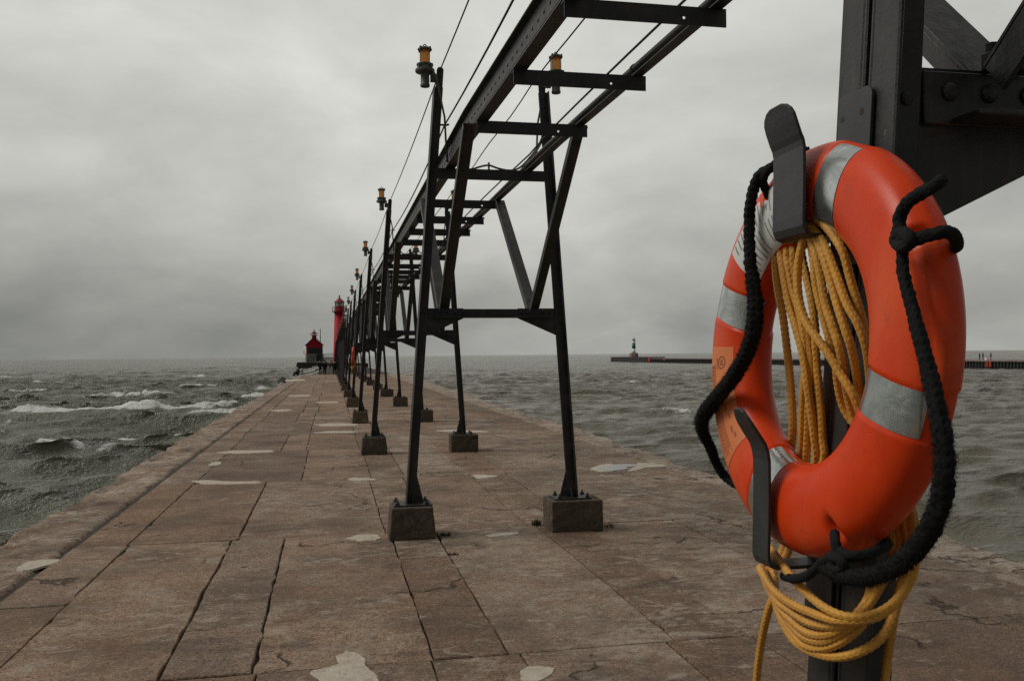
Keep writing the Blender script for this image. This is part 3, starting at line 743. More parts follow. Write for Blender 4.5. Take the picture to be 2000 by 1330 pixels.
def rail_left():
    mb = MB(); xc = 1.273
    for ya, yb in ((Y0, 8.2), (8.2, Y1)):
        L = yb-ya; yc = (ya+yb)/2
        mb.box((xc, yc, 3.906), (.104, L, .011)); mb.box((xc, yc, 4.159), (.104, L, .011)); mb.box((xc, yc, 4.0325), (.008, L, .241))
        mb.box((xc-.0095, yc, 4.02), (.011, L, .10))
    y = 3.0
    while y < 26:
        mb.dome((xc-.015, y, 4.035), .016, (-1, 0, 0), 10, .45); y += .15
    mb.v = lean(mb.v); return mb.build('rail', STEEL, cat, bevel=0)
def lean(vs): return [(x+max(0., 8.2-y)*.022, y, z) for x, y, z in vs]
rail_left()
def rail_right():
    mb = MB()
    for ya, yb in ((Y0, 8.2), (8.2, Y1)):
        L = yb-ya; yc = (ya+yb)/2; mb.box((2.140, yc, 3.906), (.078, L, .011)); mb.box((2.174, yc, 3.945), (.009, L, .067))
    mb.v = lean(mb.v); return mb.build('rail', STEEL, cat)
rail_right()
# conduit pipe clipped on the right rail: a thing of its own
mb = MB(); mb.smooth = True
mb.tube([(2.115, Y0+i*2., 3.946+.004*math.sin(i*1.3)) for i in range(int((Y1-Y0)/2)+1)], .030, 12)
mb.smooth = False
for y in np.arange(2., 60, 4.1): mb.tube([(2.115, y, 3.946), (2.115, y+.03, 3.946)], .036, 12)
mb.v = lean(mb.v)
tag(mb.build('conduit_pipe', STEEL, origin=(2.115, 0, 3.94)), 'thin black conduit pipe lying along the right rail of the catwalk', 'pipe')

# ------------------------------------------------------------------ footings
ORD = ['nearest', 'second', 'third', 'fourth', 'fifth', 'sixth', 'seventh']
def make_footing(wb, wt, db, dt, h, seed):
    mb = MB(); rg = random.Random(seed)
    n = 5
    def P_(u, v, t_):
        w = wb+(wt-wb)*t_; d = db+(dt-db)*t_; z = h*t_
        return ((u-.5)*w, (v-.5)*d, z)
    # side faces as small grids so that the surface can be uneven
    def grid(f):
        b = []
        for i in range(n+1):
            for k in range(n+1): b.append(Vector(f(i/n, k/n)))
        out = []
        for i in range(n):
            for k in range(n): out.append([i*(n+1)+k, (i+1)*(n+1)+k, (i+1)*(n+1)+k+1, i*(n+1)+k+1])
        mb.add(b, out)
    grid(lambda a, t_: P_(a, 0, t_)); grid(lambda a, t_: P_(1-a, 1, t_)); grid(lambda a, t_: P_(0, 1-a, t_)); grid(lambda a, t_: P_(1, a, t_)); grid(lambda a, t_: P_(a, t_, 1.)); grid(lambda a, t_: P_(a, 1-t_, 0))
    bm = bmesh.new(); me = bpy.data.meshes.new('concrete_footing'); me.from_pydata(mb.v, [], mb.f); bm.from_mesh(me)
    bmesh.ops.remove_doubles(bm, verts=bm.verts, dist=1e-4)
    for v in bm.verts:
        if .01 < v.co.z < h-.01: v.co += Vector((rg.uniform(-.004, .004), rg.uniform(-.004, .004), 0))
    bmesh.ops.recalc_face_normals(bm, faces=bm.faces); bm.to_mesh(me); bm.free()
    me.materials.append(FOOT); o = bpy.data.objects.new('concrete_footing', me); COL.objects.link(o)
    m = o.modifiers.new('bevel', 'BEVEL'); m.width = .014; m.segments = 2; m.limit_method = 'ANGLE'; m.angle_limit = math.radians(40)
    return o
F1 = make_footing(.485, .425, .44, .40, .331, 1); F2 = make_footing(.57, .565, .44, .43, .331, 2)
for i, y in enumerate(BY):
    for s, src in ((1, F1), (-1, F2)):
        o = src if i == 0 else src.copy()
        if i: COL.objects.link(o)
        xc = (XO(.35)+.055 if s > 0 else XOR(.35)-.045)
        o.location = (xc, y, 0.0); 
        if i > 1: o.scale = (1+.06*math.sin(i*3.1+s), 1+.05*math.cos(i*2.3), 1)
        row = 'left' if s > 0 else 'right'
        look = 'tapered brown concrete footing' if s > 0 else 'square-sided grey concrete footing'
        if i == 0: lab = f'{look} under the foreground post with the large life ring' if s > 0 else f'{look} under the foreground trestle, right of the large life ring'
        elif i <= 6: lab = f'{look}, {ORD[i-1]} one along the {row} row of catwalk legs'
        else: lab = f'small distant concrete footing beyond the sixth in the {row} row'
        tag(o, lab, 'footing', 'concrete footings under the catwalk legs')

# ------------------------------------------------------------------ lamps
def make_lamp(glass):
    """lamp at the left post: origin on the post, lamp body at x = -0.16"""
    r = empty('pier_lamp'); x = -.162; z0 = -.205
    mb = MB(); mb.smooth = True
    mb.lathe((x, 0, z0), [(.0, .0), (.036, .0), (.049, .004), (.051, .012), (.051, .03), (.046, .034), (.046, .145), (.055, .15)], 20)
    mb.smooth = False
    mb.lathe((x, 0, z0+.145), [(.07, 0), (.100, .012), (.104, .02), (.104, .042), (.088, .05), (.082, .058), (.082, .082), (.090, .086), (.090, .1), (.074, .106)], 20)
    for k in range(4):
        a = PI/4+k*PI/2; mb.box((x+.092*math.cos(a), .092*math.sin(a), z0+.215), (.022, .022, .05))
    mb.box((x+.095, 0, z0+.10), (.075, .06, .075))
    mb.build('housing', LAMPM, r, bevel=.002)
    mb = MB(); mb.smooth = True; mb.lathe((x, 0, z0+.247), [(.050, 0), (.052, .01), (.052, .135), (.048, .146)], 20); mb.build('globe', glass, r)
    mb = MB()
    for k in range(4):
        a = PI/4+k*PI/2; mb.tube([(x+.064*math.cos(a), .064*math.sin(a), z0+.245), (x+.066*math.cos(a), .066*math.sin(a), z0+.40)], .0042, 6)
        mb.lathe((x+.072*math.cos(a), .072*math.sin(a), z0+.385), [(.012, 0), (.012, .034), (.006, .04)], 8)
    mb.build('guard', LAMPM, r)
    mb = MB(); mb.lathe((x, 0, z0+.392), [(.072, 0), (.077, .006), (.077, .014), (.062, .022), (.05, .034), (.02, .040)], 20)
    mb.tube([(x+.018*math.cos(a), 0, z0+.43+.028*math.sin(a)) for a in np.linspace(0, PI, 9)], .0055, 6)
    mb.build('cap', LAMPM, r)
    mb = MB(); mb.smooth = True
    mb.tube([(x+.07, -.07, z0+.16), (x+.10, -.075, z0+.12), (x+.125, -.075, z0+.02), (x+.16, -.06, z0-.14), (x+.20, -.055, z0-.33), (x+.21, -.05, z0-.55), (x+.23, -.03, z0-.80)], .011, 8)
    mb.build('lamp_cable', CONDM, r)
    return r
lamp_amber, lamp_clear, lamp_pale = make_lamp(AMBER), make_lamp(CLEAR), make_lamp(PALEY)
lused = set()
def mirror_lamp(src):
    r = src.copy(); COL.objects.link(r)
    for ch in [c for c in ALLOBJ() if c.parent == src]:
        c = ch.copy(); COL.objects.link(c); c.parent = r
    return r
for i in range(1, 17):
    for s in (1, -1):
        src = lamp_amber
        if s > 0 and i == 6: src = lamp_clear
        if s > 0 and i == 7: src = lamp_pale
        if src.name not in lused: o = src; lused.add(src.name)
        else: o = mirror_lamp(src)
        o.location = ((XO(4.9)+.058 if s > 0 else XOR(4.9)-.058), BY[i]-.02, 4.955)
        if s < 0: o.rotation_euler = (0, 0, PI)
        row = 'left' if s > 0 else 'right'
        if s > 0 and i == 6: lab = 'caged lamp with clear glass, sixth on the left posts of the catwalk'
        elif s > 0 and i == 7: lab = 'small caged lamp with pale yellow glass, beyond the clear one on the left posts'
        elif i <= 5: lab = f'caged amber lamp on the {ORD[i-1]} {row} post of the catwalk'
        else: lab = f'tiny distant amber lamp on a far {row} post of the catwalk'
        tag(o, lab, 'lamp', f'caged lamps on the {row} catwalk posts')

# ------------------------------------------------------------------ overhead wires
def wire(pts_y, x, z, sag, r, name, label, standoff=False, wob=0., drift=0.):
    mb = MB(); mb.smooth = True; path = []
    for a, b in zip(pts_y[:-1], pts_y[1:]):
        n = 12
        for k in range(n):
            t_ = k/n; y = a+(b-a)*t_
            path.append((x+wob*math.sin(y*1.9)-drift*4*t_*(1-t_), y, z-sag*4*t_*(1-t_)))
    path.append((x, pts_y[-1], z))
    if drift: path = lean(path)
    mb.tube(path, r, 6)
    if standoff:
        mb.smooth = False
        for y in pts_y[1:16]: mb.box((x-.02, y, z), (.11, .03, .014)); mb.dome((x+.035, y, z), .018, (0, 0, 1), 8, 1.)
    tag(mb.build(name, CABLEM, origin=(x, 1.4, z)), label, 'cable', 'cables strung along the catwalk')
YS = [-3.]+BY
wire(YS, 1.168, 4.94, .05, .0075, 'overhead_wire', 'straight black wire strung between the tops of the left posts')
wire(YS, 1.215, 4.36, .09, .0095, 'overhead_wire', 'thick sagging black cable held on stand-offs below the left lamps', True)
wire(YS, 2.20, 4.87, .03, .008, 'overhead_wire', 'black wire strung between the tops of the right posts', wob=.012)
wire(YS, 2.135, 4.07, .015, .009, 'overhead_wire', 'black cable running just above the right rail of the catwalk', drift=.065)
def smooth_path(pts, step=.02):
    pts = [Vector(p) for p in pts]; P_ = [pts[0]*2-pts[1]]+pts+[pts[-1]*2-pts[-2]]; out = []
    for i in range(1, len(P_)-2):
        p0, p1, p2, p3 = P_[i-1:i+3]; n = max(2, int((p2-p1).length/step))
        for k in range(n):
            t_ = k/n; t2 = t_*t_; t3 = t2*t_
            out.append(.5*((2*p1)+(p2-p0)*t_+(2*p0-5*p1+4*p2-p3)*t2+(3*p1-p0-3*p2+p3)*t3))
    out.append(pts[-1]); return out
def drape():
    y = BY[1]+.05; mb = MB(); mb.smooth = True
    a = smooth_path([(1.33, y-.3, 3.98), (1.40, y-.02, 3.92), (1.5, y, 3.905), (1.60, y, 3.935), (1.70, y, 3.955), (1.80, y, 3.925), (1.92, y, 3.907), (2.03, y-.02, 3.93), (2.16, y-.01, 4.06), (2.27, y-.01, 4.22), (2.31, y-.04, 4.38), (2.292, y-.04, 4.52), (2.27, y-.03, 4.62), (2.30, y-.03, 4.72)], .03)
    mb.tube(a, .011, 8)
    b = smooth_path([(2.00, y-.02, 3.915), (2.12, y-.03, 3.99), (2.25, y-.03, 4.16), (2.318, y-.05, 4.34), (2.322, y-.05, 4.50)], .03); mb.tube(b, .010, 8)
    mb.smooth = False; mb.box((1.70, y, 3.935), (.018, .02, .075)); mb.dome((1.70, y, 3.975), .014, (0, 0, 1), 8, 1.)
    return mb.build('draped_cable', CONDM, origin=(1.7, BY[1], 3.9))
dc = drape()
for i in (1, 2, 3, 4):
    o = dc if i == 1 else dc.copy()
    if i > 1: COL.objects.link(o)
    o.location = (1.7, BY[i], 3.9)
    tag(o, f'brown cable draped across the upper cross bar of the {ORD[i-1]} trestle', 'cable', 'cables draped across the cross bars')

# ------------------------------------------------------------------ life ring
RC, RR, RA, RB = Vector((.8248, 1.4247, 1.9058)), .2767, .0778, .0503
RN = Vector((-.997, -.002, .073)); RE1 = Vector((.002, -1, 0)); RE2 = Vector((.073, 0, .997))
TAPES = [70., 161.5, 253., 343.5]
HOLES = [(298., 48.), (27., 30.), (113., 62.), (208., 20.)]
def gnp(v): return np.array(v)
def ring_points(T, Pp, off=0., recess=True):
    """T, Pp arrays in radians -> points on the ring surface"""
    T = np.asarray(T, float); Pp = np.asarray(Pp, float)
    cp, sp = np.cos(Pp), np.sin(Pp)
    e = 2.25                                              # slightly squared section
    k = (np.abs(cp)**e+np.abs(sp)**e)**(-1/e)
    rr = RR+RA*cp*k; nn = RB*sp*k
    shrink = np.zeros_like(T)+off
    if recess:
        for t0 in TAPES:
            d = np.abs((np.degrees(T)-t0+180) % 360-180)/180*PI*rr
            shrink = shrink-.0028*np.clip((.0385-d)/.0035, 0, 1)
        shrink = shrink + .0018*np.exp(-((np.degrees(Pp) % 360-8)/2.2)**2)         # moulding seam on the rim
    for th, ph in HOLES:
        d1 = ((np.degrees(T)-th+180) % 360-180)/180*PI*rr; d2 = ((np.degrees(Pp)-ph+180) % 360-180)/180*PI*.062
        shrink = shrink-.022*np.exp(-((d1/.011)**2+((d2)/.020)**2)**1.3)
    # rope channel moulded into the outer shoulder near the right-hand knot
    td = (np.degrees(T)+180) % 360-180
    pc = 34+.55*(td-8); d2 = (np.degrees(Pp)-pc)/180*PI*.062
    shrink = shrink-.0055*np.exp(-(d2/.009)**2)*np.clip((td+22)/14, 0, 1)*np.clip((30-td)/8, 0, 1)
    rr = rr+shrink*cp; nn = nn+shrink*sp
    c, e1, e2, n = map(gnp, (RC, RE1, RE2, RN))
    return c+(rr*np.cos(T))[..., None]*e1+(rr*np.sin(T))[..., None]*e2+nn[..., None]*n
def ring_patch(mb, t0, t1, p0, p1, off, nt=12, npp=12, thick=.0006):
    """a patch stuck on the ring: degrees"""
    T, Pp = np.meshgrid(np.radians(np.linspace(t0, t1, nt+1)), np.radians(np.linspace(p0, p1, npp+1)), indexing='ij')
    V = ring_points(T, Pp, off).reshape(-1, 3); w = npp+1
    F = [[i*w+k, (i+1)*w+k, (i+1)*w+k+1, i*w+k+1] for i in range(nt) for k in range(npp)]
    a = Vector(V[F[0][1]])-Vector(V[F[0][0]]); b = Vector(V[F[0][3]])-Vector(V[F[0][0]])
    out = Vector(V[F[0][0]])-(RC+(Vector(V[F[0][0]])-RC-RN*((Vector(V[F[0][0]])-RC).dot(RN))).normalized()*RR)
    if a.cross(b).dot(out) < 0: F = [f[::-1] for f in F]
    mb.add(V.tolist(), F)
ringthing = empty('life_ring', (RC.x, RC.y, 1.551))
tag(ringthing, 'large orange life ring with silver bands on the foreground post', 'life ring', 'orange life rings hung on the catwalk posts')
def build_ring():
    NT_, NP_ = 540, 72
    T, Pp = np.meshgrid(np.arange(NT_)/NT_*2*PI, np.arange(NP_)/NP_*2*PI, indexing='ij')
    V = ring_points(T, Pp).reshape(-1, 3)
    F = [[i*NP_+k, ((i+1) % NT_)*NP_+k, ((i+1) % NT_)*NP_+(k+1) % NP_, i*NP_+(k+1) % NP_] for i in range(NT_) for k in range(NP_)]
    mb = MB(); mb.smooth = True; mb.add(V.tolist(), F)
    bm = bmesh.new(); o = mb.build('ring_body', ORANGE, ringthing); bm.from_mesh(o.data); bmesh.ops.recalc_face_normals(bm, faces=bm.faces); bm.to_mesh(o.data); bm.free()
    for t0 in TAPES:
        mb = MB(); mb.smooth = True
        Ph = np.radians(np.linspace(24, 178, 40)); vv = []
        for ph in Ph:
            r_ = RR+RA*math.cos(ph); hw = .0335/r_
            Tt = np.radians(t0)+np.linspace(-hw, hw, 13); vv.append(ring_points(Tt, np.full(13, ph), .0012))
        V = np.concatenate(vv); Fq = [[i*13+k, i*13+k+1, (i+1)*13+k+1, (i+1)*13+k] for i in range(39) for k in range(12)]
        mb.add(V.tolist(), Fq)
        a = Vector(V[1])-Vector(V[0]); b = Vector(V[13])-Vector(V[0])
        if a.cross(b).dot(Vector(V[0])-RC) < 0: mb.f = [f[::-1] for f in mb.f]
        mb.build('reflective_band', TAPE, ringthing)
    # white instruction sticker, upper left: rows of fine print
    mb = MB(); mb.smooth = True; ring_patch(mb, 106, 142, 66, 150, .0007, 20, 24); rg = random.Random(3); mb.mi = 1
    for half, (pa, pb) in enumerate(((70, 101), (106, 147))):
        for k in range(11):
            t_ = 108.6+k*2.95
            if half == 1 and k == 3: continue
            p = pa; end = pb-rg.uniform(0, 9)
            while p < end:
                w = rg.uniform(1.4, 4.5); ring_patch(mb, t_, t_+.85, p, min(end, p+w), .0010, 1, 2); p += w+.9
    mb.build('instruction_sticker', [STICKW, INKF], ringthing)
    # orange approval sticker, left side
    mb = MB(); mb.smooth = True; ring_patch(mb, 179.5, 228, 60, 128, .0007, 26, 20); mb.mi = 1; rg = random.Random(5)
    def mark(t0, t1, p0, p1): ring_patch(mb, t0, t1, p0, p1, .0010, 2, 2)
    for k in range(7): 
        t_ = 187.
        p0 = 64+k*2.8
        while t_ < 201: w = rg.uniform(.5, 1.5); mark(t_, t_+w, p0, p0+1.3); t_ += w+.4
    for k in range(9):
        t_ = 207.5; p0 = 66+k*3.1
        while t_ < 225.5-rg.uniform(0, 3): w = rg.uniform(.5, 1.6); mark(t_, t_+w, p0, p0+1.5); t_ += w+.4
    for (t0, p0, n) in ((205.5, 101, 4), (211., 106, 3), (217., 104, 4), (221., 108, 3)):
        for k in range(n): mark(t0+k*.9, t0+k*.9+.55, p0, p0+4.5)
    # round approval mark with its two letters, and the word beneath
    ct, cp = 186.5, 101.
    for k in range(28):
        a0, a1 = 2*PI*k/28, 2*PI*(k+1)/28; am = (a0+a1)/2
        mark(ct+2.55*math.cos(am)-.32, ct+2.55*math.cos(am)+.32, cp+9.2*math.sin(am)-1.2, cp+9.2*math.sin(am)+1.2)
    mark(ct-1.3, ct+.9, cp-4.6, cp-3.2); mark(ct-1.3, ct+.9, cp-.9, cp+.5); mark(ct+.7, ct+1.2, cp-4.6, cp+.5)
    mark(ct-1.3, ct+1.2, cp+1.9, cp+3.3); mark(ct+.7, ct+1.2, cp+1.9, cp+5.6)
    for k in range(5): mark(ct-2.2+k*.95, ct-2.2+k*.95+.55, cp-16, cp-11.5)
    mb.build('approval_sticker', [STICKO, INKO], ringthing)
build_ring()

def frames(path):
    P_ = np.array([tuple(p) for p in path]); t = np.gradient(P_, axis=0); t /= np.linalg.norm(t, axis=1)[:, None]+1e-12
    n = np.zeros_like(t); v = np.cross(t[0], [0.3, .2, 1.]); n[0] = v/np.linalg.norm(v)
    for i in range(1, len(t)):
        v = n[i-1]-t[i]*np.dot(n[i-1], t[i]); n[i] = v/(np.linalg.norm(v)+1e-12)
    return P_, t, n, np.cross(t, n)
def resample(path, step):
    P_ = np.array([tuple(p) for p in path]); d = np.r_[0, np.cumsum(np.linalg.norm(np.diff(P_, axis=0), axis=1))]
    s = np.arange(0, d[-1], step); return np.stack([np.interp(s, d, P_[:, k]) for k in range(3)], -1), s, d
def braid(path, rad, n=24, pitch=.012, cols=4, amp=.16, step=.0026, lump=0., seed=0):
    """a braided cord as a real relief surface; returns verts, faces, centre line"""
    P_, s, d = resample(path, step); C_, t, nx, ny = frames(P_)
    r = np.interp(s, d, rad) if hasattr(rad, '__len__') else np.full(len(s), rad)
    A = np.arange(n)/n*2*PI; u = A/(2*PI)*cols; c = (u % 1)*2-1; par = np.floor(u) % 2
    ph = s[:, None]/pitch+.60*np.abs(c)[None]
    f = .65*np.cos(2*PI*ph)*(1-.35*np.abs(c)[None])+.55*(np.cos(c*PI/2)[None]-.6)
    if lump: f = f+lump*(vnoise(s[:, None]/.012+seed, A[None]*1.2+seed, seed)-.5)*2
    R_ = r[:, None]*(1+amp*f)
    V = C_[:, None]+R_[..., None]*(np.cos(A)[None, :, None]*nx[:, None]+np.sin(A)[None, :, None]*ny[:, None])
    L = len(s); i = np.arange(L-1)[:, None]; k = np.arange(n)[None]
    F = np.stack([i*n+k, i*n+(k+1) % n, (i+1)*n+(k+1) % n, (i+1)*n+k], -1).reshape(-1, 4)
    F = F.tolist()+[list(range(n-1, -1, -1)), [(L-1)*n+q for q in range(n)]]
    return V.reshape(-1, 3), F, (C_, t, nx, ny, r)
def px_path(pts, step=.006): return smooth_path([atX(x, y, X) for x, y, X in pts], step)

# black grab rope, fixed at four points
def front(x, y, off=.02):
    """a point `off` in front of the ring's face plane, seen at pixel x, y"""
    v = ray(x, y); p0 = RC+RN*(RB+off); t_ = (p0-EYE).dot(RN)/v.dot(RN); return EYE+v*t_
def grab_rope():
    mb = MB(); mb.smooth = True; fuzz = []
    left = [front(1578, 294, -.075), front(1540, 306, -.035), front(1508, 326, -.004), front(1483, 344, .016), front(1468, 385, .022), front(1463, 440, .022), front(1465, 500, .020), front(1471, 555, .016), front(1476, 600, .012), front(1470, 655, .012), front(1450, 706, .014), front(1420, 752, .018), front(1392, 786, .02), front(1372, 815, .004), front(1372, 842, -.022), front(1386, 870, -.05), front(1400, 905, -.078), front(1424, 938, -.105), front(1475, 962, -.118)]
    rl = [.0085, .0085, .009, .0105, .0105, .0105, .0115, .0135, .0150, .0155, .0155, .0155, .0150, .0145, .013, .012, .011, .010, .009]
    right = [front(1762, 482, .010), front(1762, 510, .012), front(1768, 550, .012), front(1781, 600, .012), front(1793, 645, .013), front(1806, 695, .014), front(1819, 745, .016), front(1831, 800, .018), front(1840, 850, .020), front(1845, 905, .020), front(1841, 960, .020), front(1826, 1012, .020), front(1802, 1055, .018), front(1768, 1092, .016), front(1725, 1117, .014), front(1680, 1127, .012), front(1640, 1122, .010), front(1606, 1104, .004)]
    rrr = [.0085, .0088, .0095, .0098, .0102, .0108, .0115, .0122, .013, .0135, .0138, .0140, .0140, .0138, .0132, .0128, .0122, .0105]
    wrap = [front(1840, 352, -.010), front(1822, 366, .004), front(1798, 378, .012), front(1774, 395, .016), front(1759, 420, .016), front(1757, 445, .016), front(1764, 466, .02), front(1785, 468, .016), front(1812, 460, .008), front(1838, 454, -.004), front(1858, 456, -.022), front(1868, 470, -.045), front(1866, 482, -.07), front(1850, 490, -.09)]
    knot1 = [front(1752, 452, .012), front(1772, 458, .024), front(1778, 474, .024), front(1762, 482, .022), front(1750, 470, .014), front(1760, 456, .02), front(1772, 480, .014)]
    tl = [front(1508, 326, -.004), front(1494, 340, .012), front(1490, 358, .006), front(1497, 372, -.006), front(1500, 384, -.018)]
    bl = [front(1630, 1040, -.012), front(1632, 1058, .002), front(1634, 1078, .004), front(1624, 1090, .010), front(1606, 1098, .010), front(1592, 1112, .004), front(1572, 1126, -.002), front(1548, 1130, -.008), front(1530, 1124, -.03)]
    bl2 = [front(1640, 1076, .002), front(1662, 1086, -.002), front(1690, 1084, -.02), front(1716, 1074, -.05), front(1735, 1060, -.08)]
    bl3 = [front(1622, 1086, .018), front(1640, 1092, .02), front(1648, 1106, .016), front(1634, 1114, .014), front(1618, 1104, .016)]
    for k, (pts, r, n, am) in enumerate(((left, rl, 20, .20), (right, rrr, 20, .18), (wrap, .0098, 18, .13), (knot1, .0098, 18, .13), (tl, .0085, 14, .15), (bl, .0080, 14, .15), (bl2, .0085, 14, .15), (bl3, .0085, 14, .15))):
        sp = smooth_path(pts, .006)
        rad = r
        if hasattr(r, '__len__'):
            full = np.array([tuple(p) for p in sp]); kk = np.array([tuple(p) for p in pts])
            idx = [int(np.argmin(((full-q)**2).sum(1))) for q in kk]; rad = np.interp(np.arange(len(full)), idx, r)
        rad = np.asarray(rad)*.90 if hasattr(rad, '__len__') else rad*.90
        V, F, fr = braid(sp, rad, 28, .0125, 6, am*.9, .0026, .75, 3+k); mb.add(V.tolist(), F)
        if k in (0, 1): fuzz.append(fr)
    # loose fibres standing off the worn rope
    rg = np.random.default_rng(5); mb.smooth = False
    for fr in fuzz:
        C_, t, nx, ny, r = fr; L = len(C_)
        for _ in range(int(L*42)):
            i = rg.integers(0, L); a = rg.uniform(0, 2*PI); w = np.clip((r[i]-.0080)/.004, .10, 1.)
            if rg.random() > w: continue
            o = nx[i]*math.cos(a)+ny[i]*math.sin(a); p = C_[i]+o*r[i]*.98
            ln = rg.uniform(.002, .0095)*w; q = p+(o*.8+t[i]*rg.uniform(-.9, .9)+np.array([0, 0, -.3])*rg.random())*ln; side = np.cross(o, t[i]); side = (side*rg.uniform(.2, 1)+t[i]*rg.uniform(-1, 1))*.00045
            mb.add([(p-side).tolist(), (p+side).tolist(), q.tolist()], [[0, 1, 2]])
    mb.build('grab_rope', BLACKROPE, ringthing)
grab_rope()

# brackets on the post
def ribbon(mb, st, th):
    """st: (x, z, y_centre, half_width); a bent flat bar of thickness th"""
    n = len(st); P_ = []
    for i, (x, z, yc, hw) in enumerate(st):
        a = st[max(i-1, 0)]; b = st[min(i+1, n-1)]; dx, dz = b[0]-a[0], b[1]-a[1]; L = math.hypot(dx, dz); nx, nz = -dz/L, dx/L
        P_ += [(x+nx*th/2, yc-hw, z+nz*th/2), (x+nx*th/2, yc+hw, z+nz*th/2), (x-nx*th/2, yc+hw, z-nz*th/2), (x-nx*th/2, yc-hw, z-nz*th/2)]
    F = [[3, 2, 1, 0], [(n-1)*4+k for k in range(4)]]
    for i in range(n-1):
        for k in range(4): F.append([i*4+k, i*4+(k+1) % 4, (i+1)*4+(k+1) % 4, (i+1)*4+k])
    # make sure the normals look outwards
    mb.add(P_, F)
def fix_normals(o):
    bm = bmesh.new(); bm.from_mesh(o.data); bmesh.ops.recalc_face_normals(bm, faces=bm.faces); bm.to_mesh(o.data); bm.free(); return o
def post_face(z): return XO(z)-.004
def hooks():
    y, hw = 1.417, .052
    hk = empty('ring_hook', (.9, y, 2.1)); tag(hk, 'upper black bracket hook with a wide flat tongue in front of the foreground life ring', 'hook', 'bracket hooks holding the life rings')
    mb = MB()
    st = [(.7560, 2.323, y, hw*.34), (.7572, 2.3185, y, hw*.64), (.7595, 2.310, y, hw*.87), (.762, 2.300, y, hw*.98), (.7655, 2.288, y, hw), (.773, 2.266, y, hw), (.7775, 2.256, y, hw), (.7795, 2.245, y, hw), (.779, 2.20, y, hw), (.7765, 2.13, y, hw), (.7765, 2.112, y, hw*1.0), (.781, 2.1005, y, hw), (.790, 2.096, y, hw*.98), (.85, 2.097, y, hw*.96), (post_face(2.1)-.004, 2.098, y, hw*.96)]
    ribbon(mb, st, .006); fix_normals(mb.build('strap', STRAP, hk, bevel=.0015, seg=2))
    mb = MB(); pf = post_face
    q = []
    for (yy, z) in ((y-.048, 2.05), (y+.052, 2.05), (y+.052, 2.358), (y-.030, 2.358), (y-.038, 2.355), (y-.045, 2.348), (y-.048, 2.338)): q.append((pf(z), yy, z))
    mb.prism(q, (-.006, 0, 0)); mb.mi = 1
    for yy, z in ((1.457, 2.317), (1.397, 2.316)):
        mb.lathe((pf(z)-.0050, yy, z), [(.0068, 0), (.0068, .0015)], 16, (-1, 0, .078))  # dark discs on the plate, painted as the shade inside two holes
    fix_normals(mb.build('back_plate', [STRAP, CRACK], hk, bevel=.0012))
    y2, hw2 = 1.458, .029
    hk2 = empty('ring_hook', (.88, y2, 1.53)); tag(hk2, 'lower black bracket hook with a narrow curved tongue below the foreground life ring', 'hook', 'bracket hooks holding the life rings')
    mb = MB()
    st = [(.698, 1.803, y2, hw2*.28), (.700, 1.798, y2, hw2*.58), (.705, 1.788, y2, hw2*.82), (.711, 1.777, y2, hw2*.95), (.722, 1.760, y2, hw2), (.734, 1.742, y2, hw2), (.739, 1.728, y2, hw2), (.7415, 1.712, y2, hw2), (.741, 1.64, y2, hw2), (.738, 1.56, y2, hw2), (.738, 1.542, y2, hw2), (.743, 1.531, y2, hw2), (.753, 1.527, y2, hw2), (.81, 1.527, y2, hw2), (post_face(1.53)-.003, 1.528, y2, hw2)]
    ribbon(mb, st, .006); fix_normals(mb.build('strap', STRAP, hk2, bevel=.0015, seg=2))
    mb = MB(); q = [(pf(z), yy, z) for yy, z in ((y2-.045, 1.38), (y2+.04, 1.38), (y2+.04, 1.60), (y2-.045, 1.60))]; mb.prism(q, (-.006, 0, 0))
    fix_normals(mb.build('back_plate', STRAP, hk2, bevel=.0012))
    return hk, hk2
HK1, HK2 = hooks()

